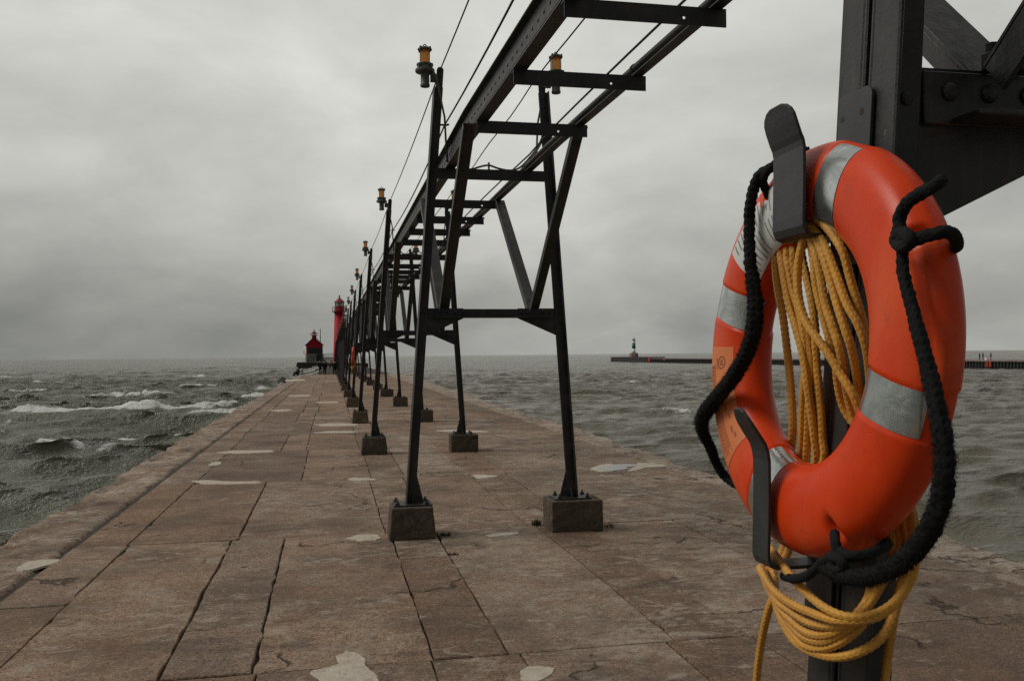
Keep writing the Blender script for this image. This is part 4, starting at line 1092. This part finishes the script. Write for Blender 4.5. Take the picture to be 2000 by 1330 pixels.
# yellow throw rope: one continuous coil hung on the upper hook, wound round the lower one
def throw_rope():
    S = [[(1574, 428, .815), (1596, 430, .812), (1612, 442, .812), (1630, 464, .815), (1648, 497, .82), (1662, 548, .83), (1683, 620, .845), (1698, 695, .862)],
         [(1576, 440, .812), (1594, 455, .808), (1613, 485, .81), (1632, 534, .815), (1654, 593, .82), (1678, 638, .83), (1694, 692, .845)],
         [(1578, 446, .808), (1592, 462, .805), (1607, 498, .806), (1622, 548, .81), (1638, 604, .815), (1653, 649, .822), (1666, 692, .835)],
         [(1578, 455, .806), (1589, 482, .804), (1598, 516, .805), (1612, 593, .81), (1628, 642, .815), (1643, 694, .825)],
         [(1580, 462, .812), (1588, 500, .812), (1595, 561, .815), (1608, 616, .82), (1620, 661, .826), (1630, 694, .835)]]
    LOOP = [(1574, 452, .802), (1566, 480, .798), (1559, 516, .796), (1558, 561, .796), (1564, 600, .798), (1577, 634, .802), (1597, 662, .808), (1617, 690, .815), (1640, 728, .825), (1668, 775, .838), (1688, 830, .86)]
    A = [[(1520, 482, .82), (1515, 500, .818), (1515, 530, .818), (1520, 570, .82), (1529, 616, .825), (1538, 690, .83), (1545, 760, .835), (1548, 840, .845), (1542, 910, .86)],
         [(1527, 482, .822), (1525, 500, .82), (1530, 534, .82), (1541, 593, .824), (1554, 638, .828), (1568, 692, .832), (1579, 770, .838), (1590, 850, .85), (1592, 910, .862)],
         [(1537, 482, .826), (1537, 505, .824), (1541, 525, .824), (1550, 570, .828), (1563, 616, .832), (1574, 690, .838), (1568, 780, .842), (1566, 850, .85), (1562, 910, .862)],
         [(1548, 482, .83), (1550, 520, .83), (1555, 560, .832), (1567, 616, .836), (1577, 661, .84), (1584, 720, .845), (1578, 800, .85), (1573, 910, .862)],
         [(1560, 482, .84), (1570, 520, .84), (1584, 580, .842), (1592, 640, .846), (1594, 700, .85), (1601, 780, .855), (1606, 850, .86), (1604, 910, .866)]]
    U = [[(1500, 1066, .80), (1512, 1081, .775), (1535, 1112, .765), (1569, 1151, .765), (1609, 1185, .77), (1650, 1203, .785), (1693, 1203, .81), (1733, 1187, .84), (1765, 1154, .865), (1784, 1112, .88)],
         [(1486, 1108, .79), (1490, 1120, .768), (1509, 1150, .765), (1540, 1175, .765), (1577, 1193, .768), (1619, 1208, .775), (1655, 1212, .788), (1700, 1208, .815), (1740, 1186, .845), (1770, 1148, .868), (1786, 1105, .88)],
         [(1494, 1118, .79), (1519, 1172, .772), (1540, 1190, .770), (1567, 1209, .772), (1598, 1221, .777), (1630, 1222, .785), (1664, 1212, .80), (1697, 1180, .835), (1722, 1140, .87)],
         [(1496, 1126, .795), (1521, 1182, .775), (1546, 1211, .773), (1569, 1231, .776), (1598, 1240, .78), (1627, 1235, .787), (1656, 1217, .80), (1690, 1180, .83), (1712, 1148, .868)],
         [(1492, 1124, .80), (1519, 1180, .780), (1554, 1229, .777), (1577, 1247, .78), (1604, 1252, .784), (1632, 1243, .792), (1670, 1213, .81), (1697, 1165, .85), (1706, 1140, .87)],
         [(1498, 1130, .80), (1524, 1196, .782), (1546, 1232, .78), (1572, 1259, .782), (1604, 1266, .787), (1640, 1255, .797), (1675, 1229, .815), (1690, 1205, .83), (1700, 1160, .865)],
         [(1500, 1134, .80), (1527, 1208, .785), (1548, 1246, .784), (1577, 1268, .786), (1609, 1280, .79), (1643, 1282, .80), (1683, 1271, .82), (1719, 1247, .845), (1741, 1212, .865), (1757, 1164, .885), (1772, 1112, .895)]]
    rise = [[(1788, 1050, .892), (1780, 990, .90), (1748, 910, .90), (1712, 800, .885)], [(1783, 1045, .898), (1768, 985, .905), (1738, 900, .905), (1706, 790, .88)],
            [(1756, 1080, .90), (1752, 1010, .91), (1722, 900, .905), (1684, 790, .872)], [(1742, 1090, .90), (1735, 1010, .91), (1700, 900, .90), (1660, 790, .865)],
            [(1770, 1080, .905), (1762, 1000, .912), (1728, 900, .905), (1650, 800, .868)], [(1748, 1080, .91), (1744, 1010, .915), (1715, 900, .905), (1700, 850, .885)]]
    drop = [(1538, 990, .872), (1534, 1050, .855), (1524, 1086, .835), (1508, 1102, .815)]
    drop2 = [(1552, 990, .872), (1546, 1050, .855), (1532, 1092, .835), (1510, 1108, .82)]
    path = [(1474, 1440, .80), (1476, 1380, .797), (1478, 1330, .793), (1481, 1296, .79), (1489, 1243, .785), (1501, 1190, .782), (1512, 1160, .786), (1512, 1125, .80), (1500, 1090, .80)]
    for i in range(5):
        path += U[i]+rise[i]+S[i][::-1]
        path += [(1568, 462, .842), (1552, 468, .846), (1534, 474, .842)] if True else []
        path += A[i]+(drop if i % 2 == 0 else drop2)
    path += U[5]+rise[5]+LOOP[::-1]+[(1570, 462, .83), (1545, 472, .835)]+[(x+5, y, X+.012) for x, y, X in A[1]]+drop2+U[6]
    path += [(1780, 1080, .90), (1776, 1086, .908), (1762, 1130, .905), (1754, 1164, .90), (1744, 1217, .897), (1736, 1270, .895), (1729, 1320, .893), (1722, 1400, .89), (1719, 1440, .889)]
    pts = smooth_path([atX(x, y, X) for x, y, X in path], .005)
    V, F, fr = braid(pts, .0069, 24, .0105, 6, .18, .0022, .08, 2)
    mb = MB(); mb.smooth = True; mb.v = V.tolist(); mb.f = F; mb.m = [0]*len(F); mb.sm = [True]*len(F)
    o = mb.build('throw_rope', YELLOW, None, origin=(.85, 1.42, 1.3))
    tag(o, 'yellow braided throw rope coiled through the large foreground life ring', 'rope', 'yellow throw ropes hung with the life rings'); return o
ROPE = throw_rope()
# the same set again on the fourth and eighth posts further on
for n_, w in ((4, 'middle-distance'), (8, 'farthest')):
    dy = BY[n_]-BY[0]
    for src, lab in ((ringthing, 'small orange life ring, nearer of the two far along the left catwalk posts' if n_ == 4 else 'smallest orange life ring, farther of the two far along the left catwalk posts'),
                     (ROPE, 'yellow rope hanging in the nearer of the two small far life rings' if n_ == 4 else 'yellow rope hanging in the farther of the two small far life rings'),
                     (HK1, 'upper bracket hook of the nearer small far life ring' if n_ == 4 else 'upper bracket hook of the farther small far life ring'),
                     (HK2, 'lower bracket hook of the nearer small far life ring' if n_ == 4 else 'lower bracket hook of the farther small far life ring')):
        c = src.copy(); COL.objects.link(c); c.location = Vector(src.location)+Vector((0, dy, 0)); c['label'] = lab
        for ch in [x for x in ALLOBJ() if x.parent == src]:
            k = ch.copy(); COL.objects.link(k); k.parent = c

# ------------------------------------------------------------------ lighthouse (inner light)
def lighthouse():
    x, y = 2.32, 226.; L = empty('lighthouse', (x, y, .1)); tag(L, 'tall red cylindrical lighthouse at the end of the catwalk', 'lighthouse')
    mb = MB(); mb.smooth = True; mb.lathe((x, y, 0), [(1.85, 0), (1.72, .5), (1.62, 1.0), (1.22, 12.7)], 40); mb.build('tower', REDP, L)
    mb = MB(); mb.lathe((x, y, 0), [(1.12, 12.4), (1.45, 12.75), (1.85, 12.85), (1.85, 13.0), (1.2, 13.0)], 24); mb.build('gallery', REDD, L)
    mb = MB()
    for k in range(16):
        a = 2*PI*k/16; mb.tube([(x+1.78*math.cos(a), y+1.78*math.sin(a), 13.), (x+1.78*math.cos(a), y+1.78*math.sin(a), 14.05)], .035, 6)
    for z in (13.5, 14.05): mb.tube([(x+1.78*math.cos(a), y+1.78*math.sin(a), z) for a in np.linspace(0, 2*PI, 33)], .035, 6)
    mb.build('railing', LAMPM, L)
    mb = MB(); mb.lathe((x, y, 0), [(1.18, 13.0), (1.18, 14.15), (1.24, 14.2), (1.24, 14.26)], 10); mb.build('watch_room', REDP, L)
    mb = MB(); n = 10; r = 1.10
    for k in range(n):
        a0, a1 = 2*PI*k/n, 2*PI*(k+1)/n; p = [Vector((x+r*math.cos(a), y+r*math.sin(a), z)) for a, z in ((a0, 14.26), (a1, 14.26), (a1, 15.2), (a0, 15.2))]
        mb.tube([p[0], p[3]], .045, 6); mb.tube([p[0], p[2]], .03, 6); mb.tube([p[1], p[3]], .03, 6)
    for z in (14.29, 15.17): mb.tube([(x+r*math.cos(2*PI*k/n), y+r*math.sin(2*PI*k/n), z) for k in range(n+1)], .05, 6)
    mb.build('lantern_frame', LAMPM, L)
    mb = MB(); mb.lathe((x, y, 0), [(1.06, 14.27), (1.06, 15.18)], 10); mb.build('lantern_glass', PANE, L)
    mb = MB(); mb.lathe((x, y, 0), [(.25, 14.3), (.32, 14.6), (.32, 14.9), (.2, 15.1)], 12); mb.build('lens', CLEAR, L)
    mb = MB(); mb.lathe((x, y, 0), [(1.33, 15.18), (1.36, 15.26), (1.0, 15.62), (.5, 16.1), (.2, 16.35), (.12, 16.5)], 20); mb.build('roof', REDD, L)
    mb = MB(); mb.smooth = True; mb.lathe((x, y, 16.45), [(.06, 0), (.2, .1), (.26, .24), (.2, .38), (.05, .48), (.03, .8)], 12); mb.build('finial', REDD, L)
lighthouse()

def fog_house():
    x, y = -5.06, 300.; L = empty('fog_signal_house', (x, y, 0)); tag(L, 'red gabled fog signal house with small lantern on a pale concrete base', 'building')
    d = 9.; w = 2.62
    mb = MB(); mb.prism([(x-w, y, 2.75), (x+w, y, 2.75), (x+w, y, 5.75), (x, y, 8.15), (x-w, y, 5.75)], (0, d, 0)); mb.build('wall', REDP, L)
    mb = MB()
    for s in (-1, 1):
        mb.prism([(x+s*3.0, y-.35, 5.42), (x+s*3.0, y-.35, 5.60), (x, y-.35, 8.52), (x, y-.35, 8.30)], (0, d+.7, 0))
    roof = mb.build('roof', LAMPM, L)
    mb = MB(); mb.prism([(x-1.95, y-.06, 2.9), (x+w, y-.06, 2.9), (x+w, y-.06, 4.75), (x-1.95, y-.06, 4.75)], (0, .08, 0)); mb.build('opening_shade', DARKP, L)  # near-black sheet painted in for the shade inside the lower opening
    mb = MB(); mb.prism([(x+w, y-.08, 2.55), (x-.6, y-.08, 2.55), (x-1.0, y-.08, 2.95), (x+w, y-.08, 2.95)], (0, .1, 0)); mb.box((x+1.6, y-.15, 1.6), (2.0, .2, 2.2)); mb.build('recess_shade', DARKP, L)  # raised near-black panels put the shade of recesses into colour
    mb = MB(); mb.prism([(x-2.75, y-.2, .1), (x+2.9, y-.2, .1), (x+2.9, y-.2, 2.74), (x-2.75, y-.2, 2.74)], (0, d+.4, 0)); base = mb.build('foundation', GREYC, L)
    mb = MB()
    for k in range(5):
        xa = x-1.9+k*.8; mb.tube([(xa, y-.24, .15), (xa+.15, y-.24, 1.5), (xa+.6, y-.24, 2.3)], .07, 6)
    mb.build('brace_frame', DARKP, L)
    mb = MB(); mb.box((x-2.7, y-.25, 1.4), (.42, .25, 2.6)); mb.build('corner_pier', WHITEP, L)
    mb = MB(); mb.box((x-3.0, y+1.5, 2.8), (.8, 3.2, .12))
    for k in range(4): mb.tube([(x-3.38, y+.2+k*.9, 2.8), (x-3.38, y+.2+k*.9, 3.9)], .05, 6)
    mb.tube([(x-3.38, y-.1, 3.9), (x-3.38, y+3.1, 3.9)], .05, 6); mb.tube([(x-3.38, y-.1, 3.35), (x-3.38, y+3.1, 3.35)], .05, 6); mb.build('balcony', REDD, L)
    # lantern on the ridge
    xc, yc = x-.1, y+2.2
    mb = MB(); mb.lathe((xc, yc, 0), [(.8, 7.6), (.72, 8.75), (1.25, 8.8), (1.25, 8.92), (.7, 8.92)], 10); lan = mb.build('lantern', REDP, L)
    mb = MB()
    for k in range(8):
        a = 2*PI*k/8; mb.tube([(xc+1.2*math.cos(a), yc+1.2*math.sin(a), 8.92), (xc+1.25*math.cos(a), yc+1.25*math.sin(a), 9.5)], .04, 6)
        mb.tube([(xc+.62*math.cos(a), yc+.62*math.sin(a), 8.92), (xc+.62*math.cos(a), yc+.62*math.sin(a), 9.6)], .05, 6)
    mb.tube([(xc+1.25*math.cos(a), yc+1.25*math.sin(a), 9.5) for a in np.linspace(0, 2*PI, 25)], .04, 6); mb.build('railing', REDD, L)
    mb = MB(); mb.lathe((xc, yc, 0), [(.56, 8.93), (.56, 9.58)], 8); mb.build('lantern_glass', PANE, L)
    mb = MB(); mb.lathe((xc, yc, 0), [(.86, 9.58), (.86, 9.66), (.45, 10.05), (.16, 10.25), (.13, 10.5), (.2, 10.62), (.05, 10.85), (.03, 11.1)], 12); mb.build('lantern_roof', REDD, L)
fog_house()
mb = MB(); mb.tube([(-3.15, 302, 2.5), (-3.15, 302, 10.9)], [.16, .11], 10); mb.box((-3.15, 301.8, 3.4), (.5, .5, .2)); mb.dome((-3.15, 302, 10.9), .14, (0, 0, 1), 8, 1.)
tag(mb.build('mast', LAMPM, origin=(-3.15, 302, 2.5)), 'slim grey mast standing beside the fog signal house', 'mast')
def footbridge():
    L = empty('footbridge', (-.9, 262, .1)); tag(L, 'low dark trestle footbridge between fog signal house and lighthouse', 'footbridge')
    x0, x1, y0, y1 = -2.6, .9, 296., 234.
    def at(t_, z): return Vector((x0+(x1-x0)*t_, y0+(y1-y0)*t_, z))
    mb = MB(); mb.tube([at(0, 1.55), at(1, 1.55)], .16, 6); mb.tube([at(0, .95), at(1, .95)], .08, 6); mb.build('deck', DARKP, L)
    mb = MB(); mb.tube([at(0, 2.35), at(1, 2.35)], .05, 6)
    for k in range(15):
        a = at(k/14, 1.6); mb.tube(smooth_path([a, a+Vector((0, 0, .7)), a+Vector((.06, 0, 1.05)), a+Vector((.3, 0, 1.15))], .2), .045, 6)
    mb.build('railing', LAMPM, L)
    for k in range(9):
        mb = MB(); a = at(k/8, 0.05); mb.tube([a+Vector((-.5, 0, 0)), a+Vector((-.15, 0, 1.5))], .07, 6); mb.tube([a+Vector((.5, 0, 0)), a+Vector((.15, 0, 1.5))], .07, 6)
        if k < 8: mb.tube([a+Vector((.3, 0, .2)), at((k+1)/8, 1.45)], .05, 6)
        mb.build('trestle_leg', DARKP, L)
footbridge()

# grey round-cornered panel fixed among the far legs
mb = MB(); q = [(.62, 0), (.62, 1.75), (.53, 1.8), (.53, 2.65)]+[(.53+.30-.30*math.cos(a), 2.65+.34*math.sin(a)) for a in np.linspace(.15, PI/2, 8)]+[(.98, 3.1), (.98, 0)]
mb.prism([(a, BY[8]-2.2, b) for a, b in q], (0, .06, 0))
tag(mb.build('barrier_panel', PANELM, origin=(.8, BY[8]-2.2, 0)), 'purple grey round-cornered panel standing in front of the lighthouse foot', 'panel')

# ------------------------------------------------------------------ breakwater across the channel
def breakwater():
    L = empty('breakwater', (142, 250, WATER)); tag(L, 'long low black sheet-pile breakwater across the channel on the right', 'breakwater')
    mb = MB(); ya, yb = 96., 434.; per = .95; n = int((yb-ya)/per); pr = []
    for i in range(n):
        y = ya+i*per
        for dy, dx in ((0, 0), (.30, 0), (.42, .34), (.80, .34)): pr.append((140+dx, y+dy))
    top = lambda y: -.30 + max(0, y-330)/104*.10
    vs = []; fs = []
    for (x, y) in pr: vs += [(x, y, -3.6), (x, y, top(y)-.28)]
    for i in range(len(pr)-1): fs.append([2*i, 2*i+1, 2*i+3, 2*i+2])
    mb.add(vs, fs); mb.build('sheet_piles', PILE, L)
    mb = MB(); mb.prism([(139.85, ya, -.58), (146, ya, -.58), (146, ya, -.26), (139.85, ya, -.26)], (0, 300, 0)); mb.build('cap', PINKTOP, L)
    mb = MB(); mb.prism([(139.5, 382.5, -3.5), (148, 382.5, -3.5), (148, 382.5, .22), (139.5, 382.5, .22)], (0, 53.5, 0)); mb.build('end_block', PILE, L)
    for y, w, h0, h1 in ((169.35, .55, -1.75, -.55), (170.35, .55, -1.75, -.55), (362, 2.2, -1.1, -.4), (381, 2.6, -1.9, .1), (434., 2., -1.2, -.2)):
        mb = MB(); xx = 139.8 if y < 390 else 139.3
        for s in (-1, 1): mb.box((xx, y+s*w*.42, (h0+h1)/2), (.12, w*.16, h1-h0))
        k = h0+.12
        while k < h1: mb.box((xx-.02, y, k), (.1, w*.8, .16)); k += .3
        mb.build('ladder', REDMARK, L)
breakwater()
def beacon():
    p = atY(1238, 690, 410); x, y = p.x, 410.; L = empty('harbour_beacon', (x, y, .2)); tag(L, 'small white beacon tower with a green band at the breakwater end', 'beacon')
    k = 410/1750*1.
    mb = MB(); mb.lathe((x, y, .2), [(2.35, 0), (2.2, 1.0), (2.0, 1.9), (1.9, 2.0)], 8); mb.build('base', PINKTOP, L)
    mb = MB(); mb.smooth = True; mb.lathe((x, y, 2.1), [(.85, 0), (.82, 2.1)], 20); mb.build('lower_tube', WHITEP, L)
    mb = MB(); mb.smooth = True; mb.lathe((x, y, 4.2), [(.86, 0), (.86, 2.2)], 20); mb.build('green_band', GREENP, L)
    mb = MB(); mb.smooth = True; mb.lathe((x, y, 6.4), [(.80, 0), (.76, 1.8)], 20); mb.build('upper_tube', WHITEP, L)
    mb = MB(); mb.lathe((x, y, 8.2), [(.95, 0), (1.0, .15), (.6, .5), (.2, .6)], 12); mb.box((x+.25, y, 9.1), (.22, .22, .9)); mb.dome((x+.25, y, 9.5), .2, (0, 0, 1), 8, 1.); mb.build('lamp_head', LAMPM, L)
beacon()

# ------------------------------------------------------------------ people
def person(loc, h, yaw, jacket, pants, hairm, label, pose='stand', hat=False):
    """one continuous skinned body; bones carry the clothing they show"""
    V = []; E = []; Rr = []; B_ = []
    def v(x, y, z, r, kind): V.append(Vector((x, y, z))*h); Rr.append(r*h); B_.append(kind); return len(V)-1
    def e(a, b): E.append((a, b))
    if pose == 'stand':
        pel = v(0, 0, .53, .080, 'p'); wa = v(0, .005, .62, .085, 'j'); ch = v(0, .005, .74, .092, 'j'); nk = v(0, -.005, .845, .040, 'j'); hd = v(0, .015, .905, .056, 's'); ht = v(0, .010, .955, .050, 's')
        for a, b in ((pel, wa), (wa, ch), (ch, nk), (nk, hd), (hd, ht)): e(a, b)
        no = v(0, .075, .90, .012, 's'); e(hd, no)
        for s in (-1, 1):
            st = .02*s
            hp = v(s*.052, 0, .49, .066, 'p'); kn = v(s*.062, .012+st, .275, .045, 'p'); an = v(s*.066, -.008+st, .05, .032, 'p'); to = v(s*.075, .075+st, .018, .024, 'b'); hl = v(s*.066, -.025+st, .022, .026, 'b')
            e(pel, hp); e(hp, kn); e(kn, an); e(an, to); e(an, hl)
            sh = v(s*.115, 0, .79, .052, 'j'); el = v(s*.165, -.03, .63, .036, 'j'); wr = v(s*.115, .065, .52, .028, 'j'); ha = v(s*.085, .085, .50, .022, 'j')
            e(ch, sh); e(sh, el); e(el, wr); e(wr, ha)
    else:
        pel = v(0, 0, .085, .090, 'p'); wa = v(0, .02, .19, .092, 'j'); ch = v(0, .055, .31, .098, 'j'); nk = v(0, .085, .405, .040, 'j'); hd = v(0, .115, .46, .056, 's'); ht = v(0, .115, .51, .050, 's')
        for a, b in ((pel, wa), (wa, ch), (ch, nk), (nk, hd), (hd, ht)): e(a, b)
        no = v(0, .18, .455, .012, 's'); e(hd, no)
        for s in (-1, 1):
            hp = v(s*.06, .06, .09, .070, 'p'); kn = v(s*.085, .27, .23, .048, 'p'); an = v(s*.08, .33, .05, .032, 'p'); to = v(s*.085, .42, .02, .024, 'b')
            e(pel, hp); e(hp, kn); e(kn, an); e(an, to)
            sh = v(s*.12, .05, .355, .052, 'j'); el = v(s*.15, .13, .22, .036, 'j'); wr = v(s*.07, .23, .24, .026, 'j'); ha = v(s*.04, .26, .25, .022, 's')
            e(ch, sh); e(sh, el); e(el, wr); e(wr, ha)
    me = bpy.data.meshes.new('tmp'); me.from_pydata([tuple(p) for p in V], E, []); ob = bpy.data.objects.new('tmp', me); COL.objects.link(ob)
    m = ob.modifiers.new('s', 'SKIN'); 
    if not me.skin_vertices: me.skin_vertices.new()
    for i, sv in enumerate(me.skin_vertices[0].data): sv.radius = ((Rr[i]*1.45, Rr[i]*1.12) if B_[i] == 'j' else ((Rr[i]*1.22, Rr[i]*1.1) if B_[i] == 'p' else (Rr[i], Rr[i]))); sv.use_root = (i == 0)
    m2 = ob.modifiers.new('d', 'SUBSURF'); m2.levels = 1; m2.render_levels = 1
    bpy.context.view_layer.update(); dg = bpy.context.evaluated_depsgraph_get()
    nm = bpy.data.meshes.new_from_object(ob.evaluated_get(dg)); bpy.data.objects.remove(ob)
    nm.name = 'person'; nm.materials.clear()
    for q in (jacket, pants, SKIN, DARKP): nm.materials.append(q)
    key = {'j': 0, 'p': 1, 's': 2, 'b': 3}
    for f in nm.polygons:
        c = f.center; best = min(range(len(E)), key=lambda k: (lambda a, b: ((c-(a+(b-a)*max(0, min(1, (c-a).dot(b-a)/(b-a).length_squared)))).length-Rr[E[k][1]]*.5))(V[E[k][0]], V[E[k][1]]))
        f.material_index = key[B_[E[best][1]]]; f.use_smooth = True
    zmin = min(p.co.z for p in nm.vertices)
    for p in nm.vertices: p.co.z -= zmin
    o = bpy.data.objects.new('person', nm); COL.objects.link(o); o.location = loc; o.rotation_euler = (0, 0, yaw); tag(o, label, 'person')
    mb = MB(); mb.smooth = True; c = (V[hd]+V[ht])/2-Vector((0, .008*h, zmin))
    mb.lathe(c+Vector((0, 0, -.035*h)), [(.045*h, 0), (.060*h, .02*h), (.062*h, .05*h), (.05*h, .078*h), (.02*h, .092*h)], 14)
    if hat: mb.lathe(c+Vector((0, .01*h, .005*h)), [(.085*h, 0), (.085*h, .008*h), (.06*h, .012*h)], 14)
    hr = mb.build('hat' if hat else 'hair', hairm, None, origin=(0, 0, 0)); hr.parent = o
    return o
JB, JO, JG, JP = cloth('black_jacket', (.016, .017, .016)), cloth('olive_jacket', (.05, .048, .03)), cloth('dark_green_jacket', (.022, .027, .022)), cloth('purple_grey_jacket', (.085, .072, .08))
PB, PJ, JT = cloth('black_trousers', (.012, .012, .013)), cloth('blue_trousers', (.03, .035, .05)), cloth('teal_jacket', (.012, .05, .07))
PR, JW = cloth('red_trousers', (.45, .04, .03)), cloth('pale_pink_jacket', (.55, .40, .40))
HAIR = cloth('dark_hair', (.018, .013, .010)); WHAT = cloth('white_hat', (.65, .65, .62))
zf = -.30
def pier_person(px, py, dist, hpx, *a, **k):
    p = atY(px, py, dist); h_ = hpx*dist/1750
    return person((p.x, dist, p.z), h_, *a, **k)
person((-.66, 109.2, zf), 1.78, .1, JB, PB, HAIR, 'person in black seen from behind, wider of the pair left of the lighthouse')
person((-1.28, 118., zf), 1.75, .3, JG, PB, HAIR, 'person in dark clothes half hidden behind the wider walker in black')
person((.50, 108.6, zf), 1.76, -.05, JG, PB, HAIR, 'person in dark green coat walking away right in front of the lighthouse')
person((1.13, 92., 0), 1.30, 2.6, JP, PJ, HAIR, 'person in a purple grey jacket beside the far catwalk legs')
person((-.02, 165., zf), 1.6, 0, JW, PB, HAIR, 'tiny far person in pale pink between the dark walkers')
person((-3.15, 94.4, -.05), 1.62, 1.2, JO, PB, WHAT, 'person in olive jacket and white hat sitting on the left pier edge', 'sit', True)
bz = -.26
for (px, yy, hh, j, pn, lab) in ((1913.5, 173.6, 1.62, JB, PB, 'person in black, leftmost of the three on the breakwater'), (1920, 172.6, 1.66, JB, PB, 'person in black, middle of the three on the breakwater'), (1935.5, 170.5, 1.66, JT, PR, 'person in teal jacket and red trousers on the breakwater')):
    p = atY(px, 704, yy); person((p.x if p.x > 140.3 else 140.4, yy, bz), hh, .8, j, pn, HAIR, lab)
mb = MB(); b0 = atY(1928.5, 704, 171.4); mb.box((140.5, 171.3, -.06), (.35, .5, .38)); mb.box((140.5, 171.3, .15), (.38, .53, .05)); mb.tube([(140.5, 171.1, .17), (140.5, 171.3, .30), (140.5, 171.5, .17)], .02, 6)
tag(mb.build('cooler_box', WHITEP, origin=(140.5, 171.3, -.25)), 'small white cooler box between the people on the breakwater', 'cooler box')
mb = MB(); mb.tube([(140.4, 171.0, .5), (139.2, 172.9, 1.3), (138.3, 174.2, 1.75)], [.02, .014, .008], 6); mb.tube([(140.4, 171.0, .5), (140.6, 170.75, .36)], .028, 6); mb.lathe((140.35, 171.05, .46), [(.05, 0), (.05, .06)], 10, (1, 0, 0))
tag(mb.build('fishing_rod', DARKP, origin=(140.4, 171, .5)), 'thin fishing rod held out by the person in the teal jacket', 'fishing rod')

# boulders and wash along the lower far edge of the pier
def boulder(seed):
    bm = bmesh.new(); bmesh.ops.create_icosphere(bm, subdivisions=3, radius=1.)
    for v in bm.verts:
        n = v.co.normalized(); k = 1+.35*(float(fbm(np.array([n.x*1.6+seed]), np.array([n.y*1.6+n.z*1.3]), seed, 3)[0])-.5)*2
        v.co = Vector((round(n.x*k*3)/3*.35+n.x*k*.65, n.y*k, n.z*k*.75))
    me = bpy.data.meshes.new('boulder'); bm.to_mesh(me); bm.free(); me.materials.append(ROCKM if seed % 3 else WETC); return me
BM_ = [boulder(i) for i in range(1, 5)]
for i in range(16):
    o = bpy.data.objects.new('boulder', BM_[i % 4]); COL.objects.link(o); yy = 99+i*7.5
    o.location = (-4.2-1.6*abs(math.sin(i*2.3)), yy, -1.95+.4*abs(math.cos(i*1.9))); s_ = .55+.35*abs(math.sin(i*1.1)); o.scale = (s_, s_*1.15, s_*.9); o.rotation_euler = (i*.7, i*1.3, i)
    tag(o, 'grey boulder in the wash along the far left edge of the pier', 'boulder', 'boulders along the far pier edge')

# dry weeds rooted in the joint beside the footings
def weed(c, n, hgt, seed, label):
    rg = random.Random(seed); mb = MB()
    for _ in range(n):
        a = rg.uniform(0, 2*PI); b = c+Vector((rg.uniform(-.05, .05), rg.uniform(-.03, .03), 0)); hh = hgt*rg.uniform(.4, 1); w = rg.uniform(.002, .005)
        p1 = b+Vector((math.cos(a)*hh*.4, math.sin(a)*hh*.3, hh*.7)); p2 = b+Vector((math.cos(a)*hh*1.0, math.sin(a)*hh*.7, hh*rg.uniform(.5, 1.)))
        s_ = Vector((-math.sin(a), math.cos(a), 0))*w
        mb.add([b-s_, b+s_, p1+s_*.8, p1-s_*.8, p2], [[0, 1, 2, 3], [3, 2, 4]])
    tag(mb.build('weed_tuft', DRYW, origin=c), label, 'weed', 'dry weeds in the pier joints')
weed(atZ(1048, 1026, 0), 90, .10, 1, 'dry brown weed tuft at the left foot of the nearest right footing')
weed(atZ(1190, 1030, 0), 40, .06, 2, 'thin dry weed at the right foot of the nearest right footing')
weed(atZ(870, 1046, 0), 60, .05, 3, 'low dark weed in the joint right of the nearest left footing')
weed(atZ(885, 1083, 0), 40, .04, 4, 'low dark weed in the joint between slabs in front of the footings')

# ------------------------------------------------------------------ render settings
vs = scene.view_settings; vs.view_transform = 'Standard'; vs.look = 'None'; vs.exposure = 0; vs.gamma = 1; vs.use_curve_mapping = False
scene.cycles.use_denoising = False; scene.cycles.use_adaptive_sampling = False; scene.cycles.denoising_input_passes = 'RGB_ALBEDO_NORMAL'; scene.cycles.denoising_prefilter = 'ACCURATE'; scene.cycles.max_bounces = 8
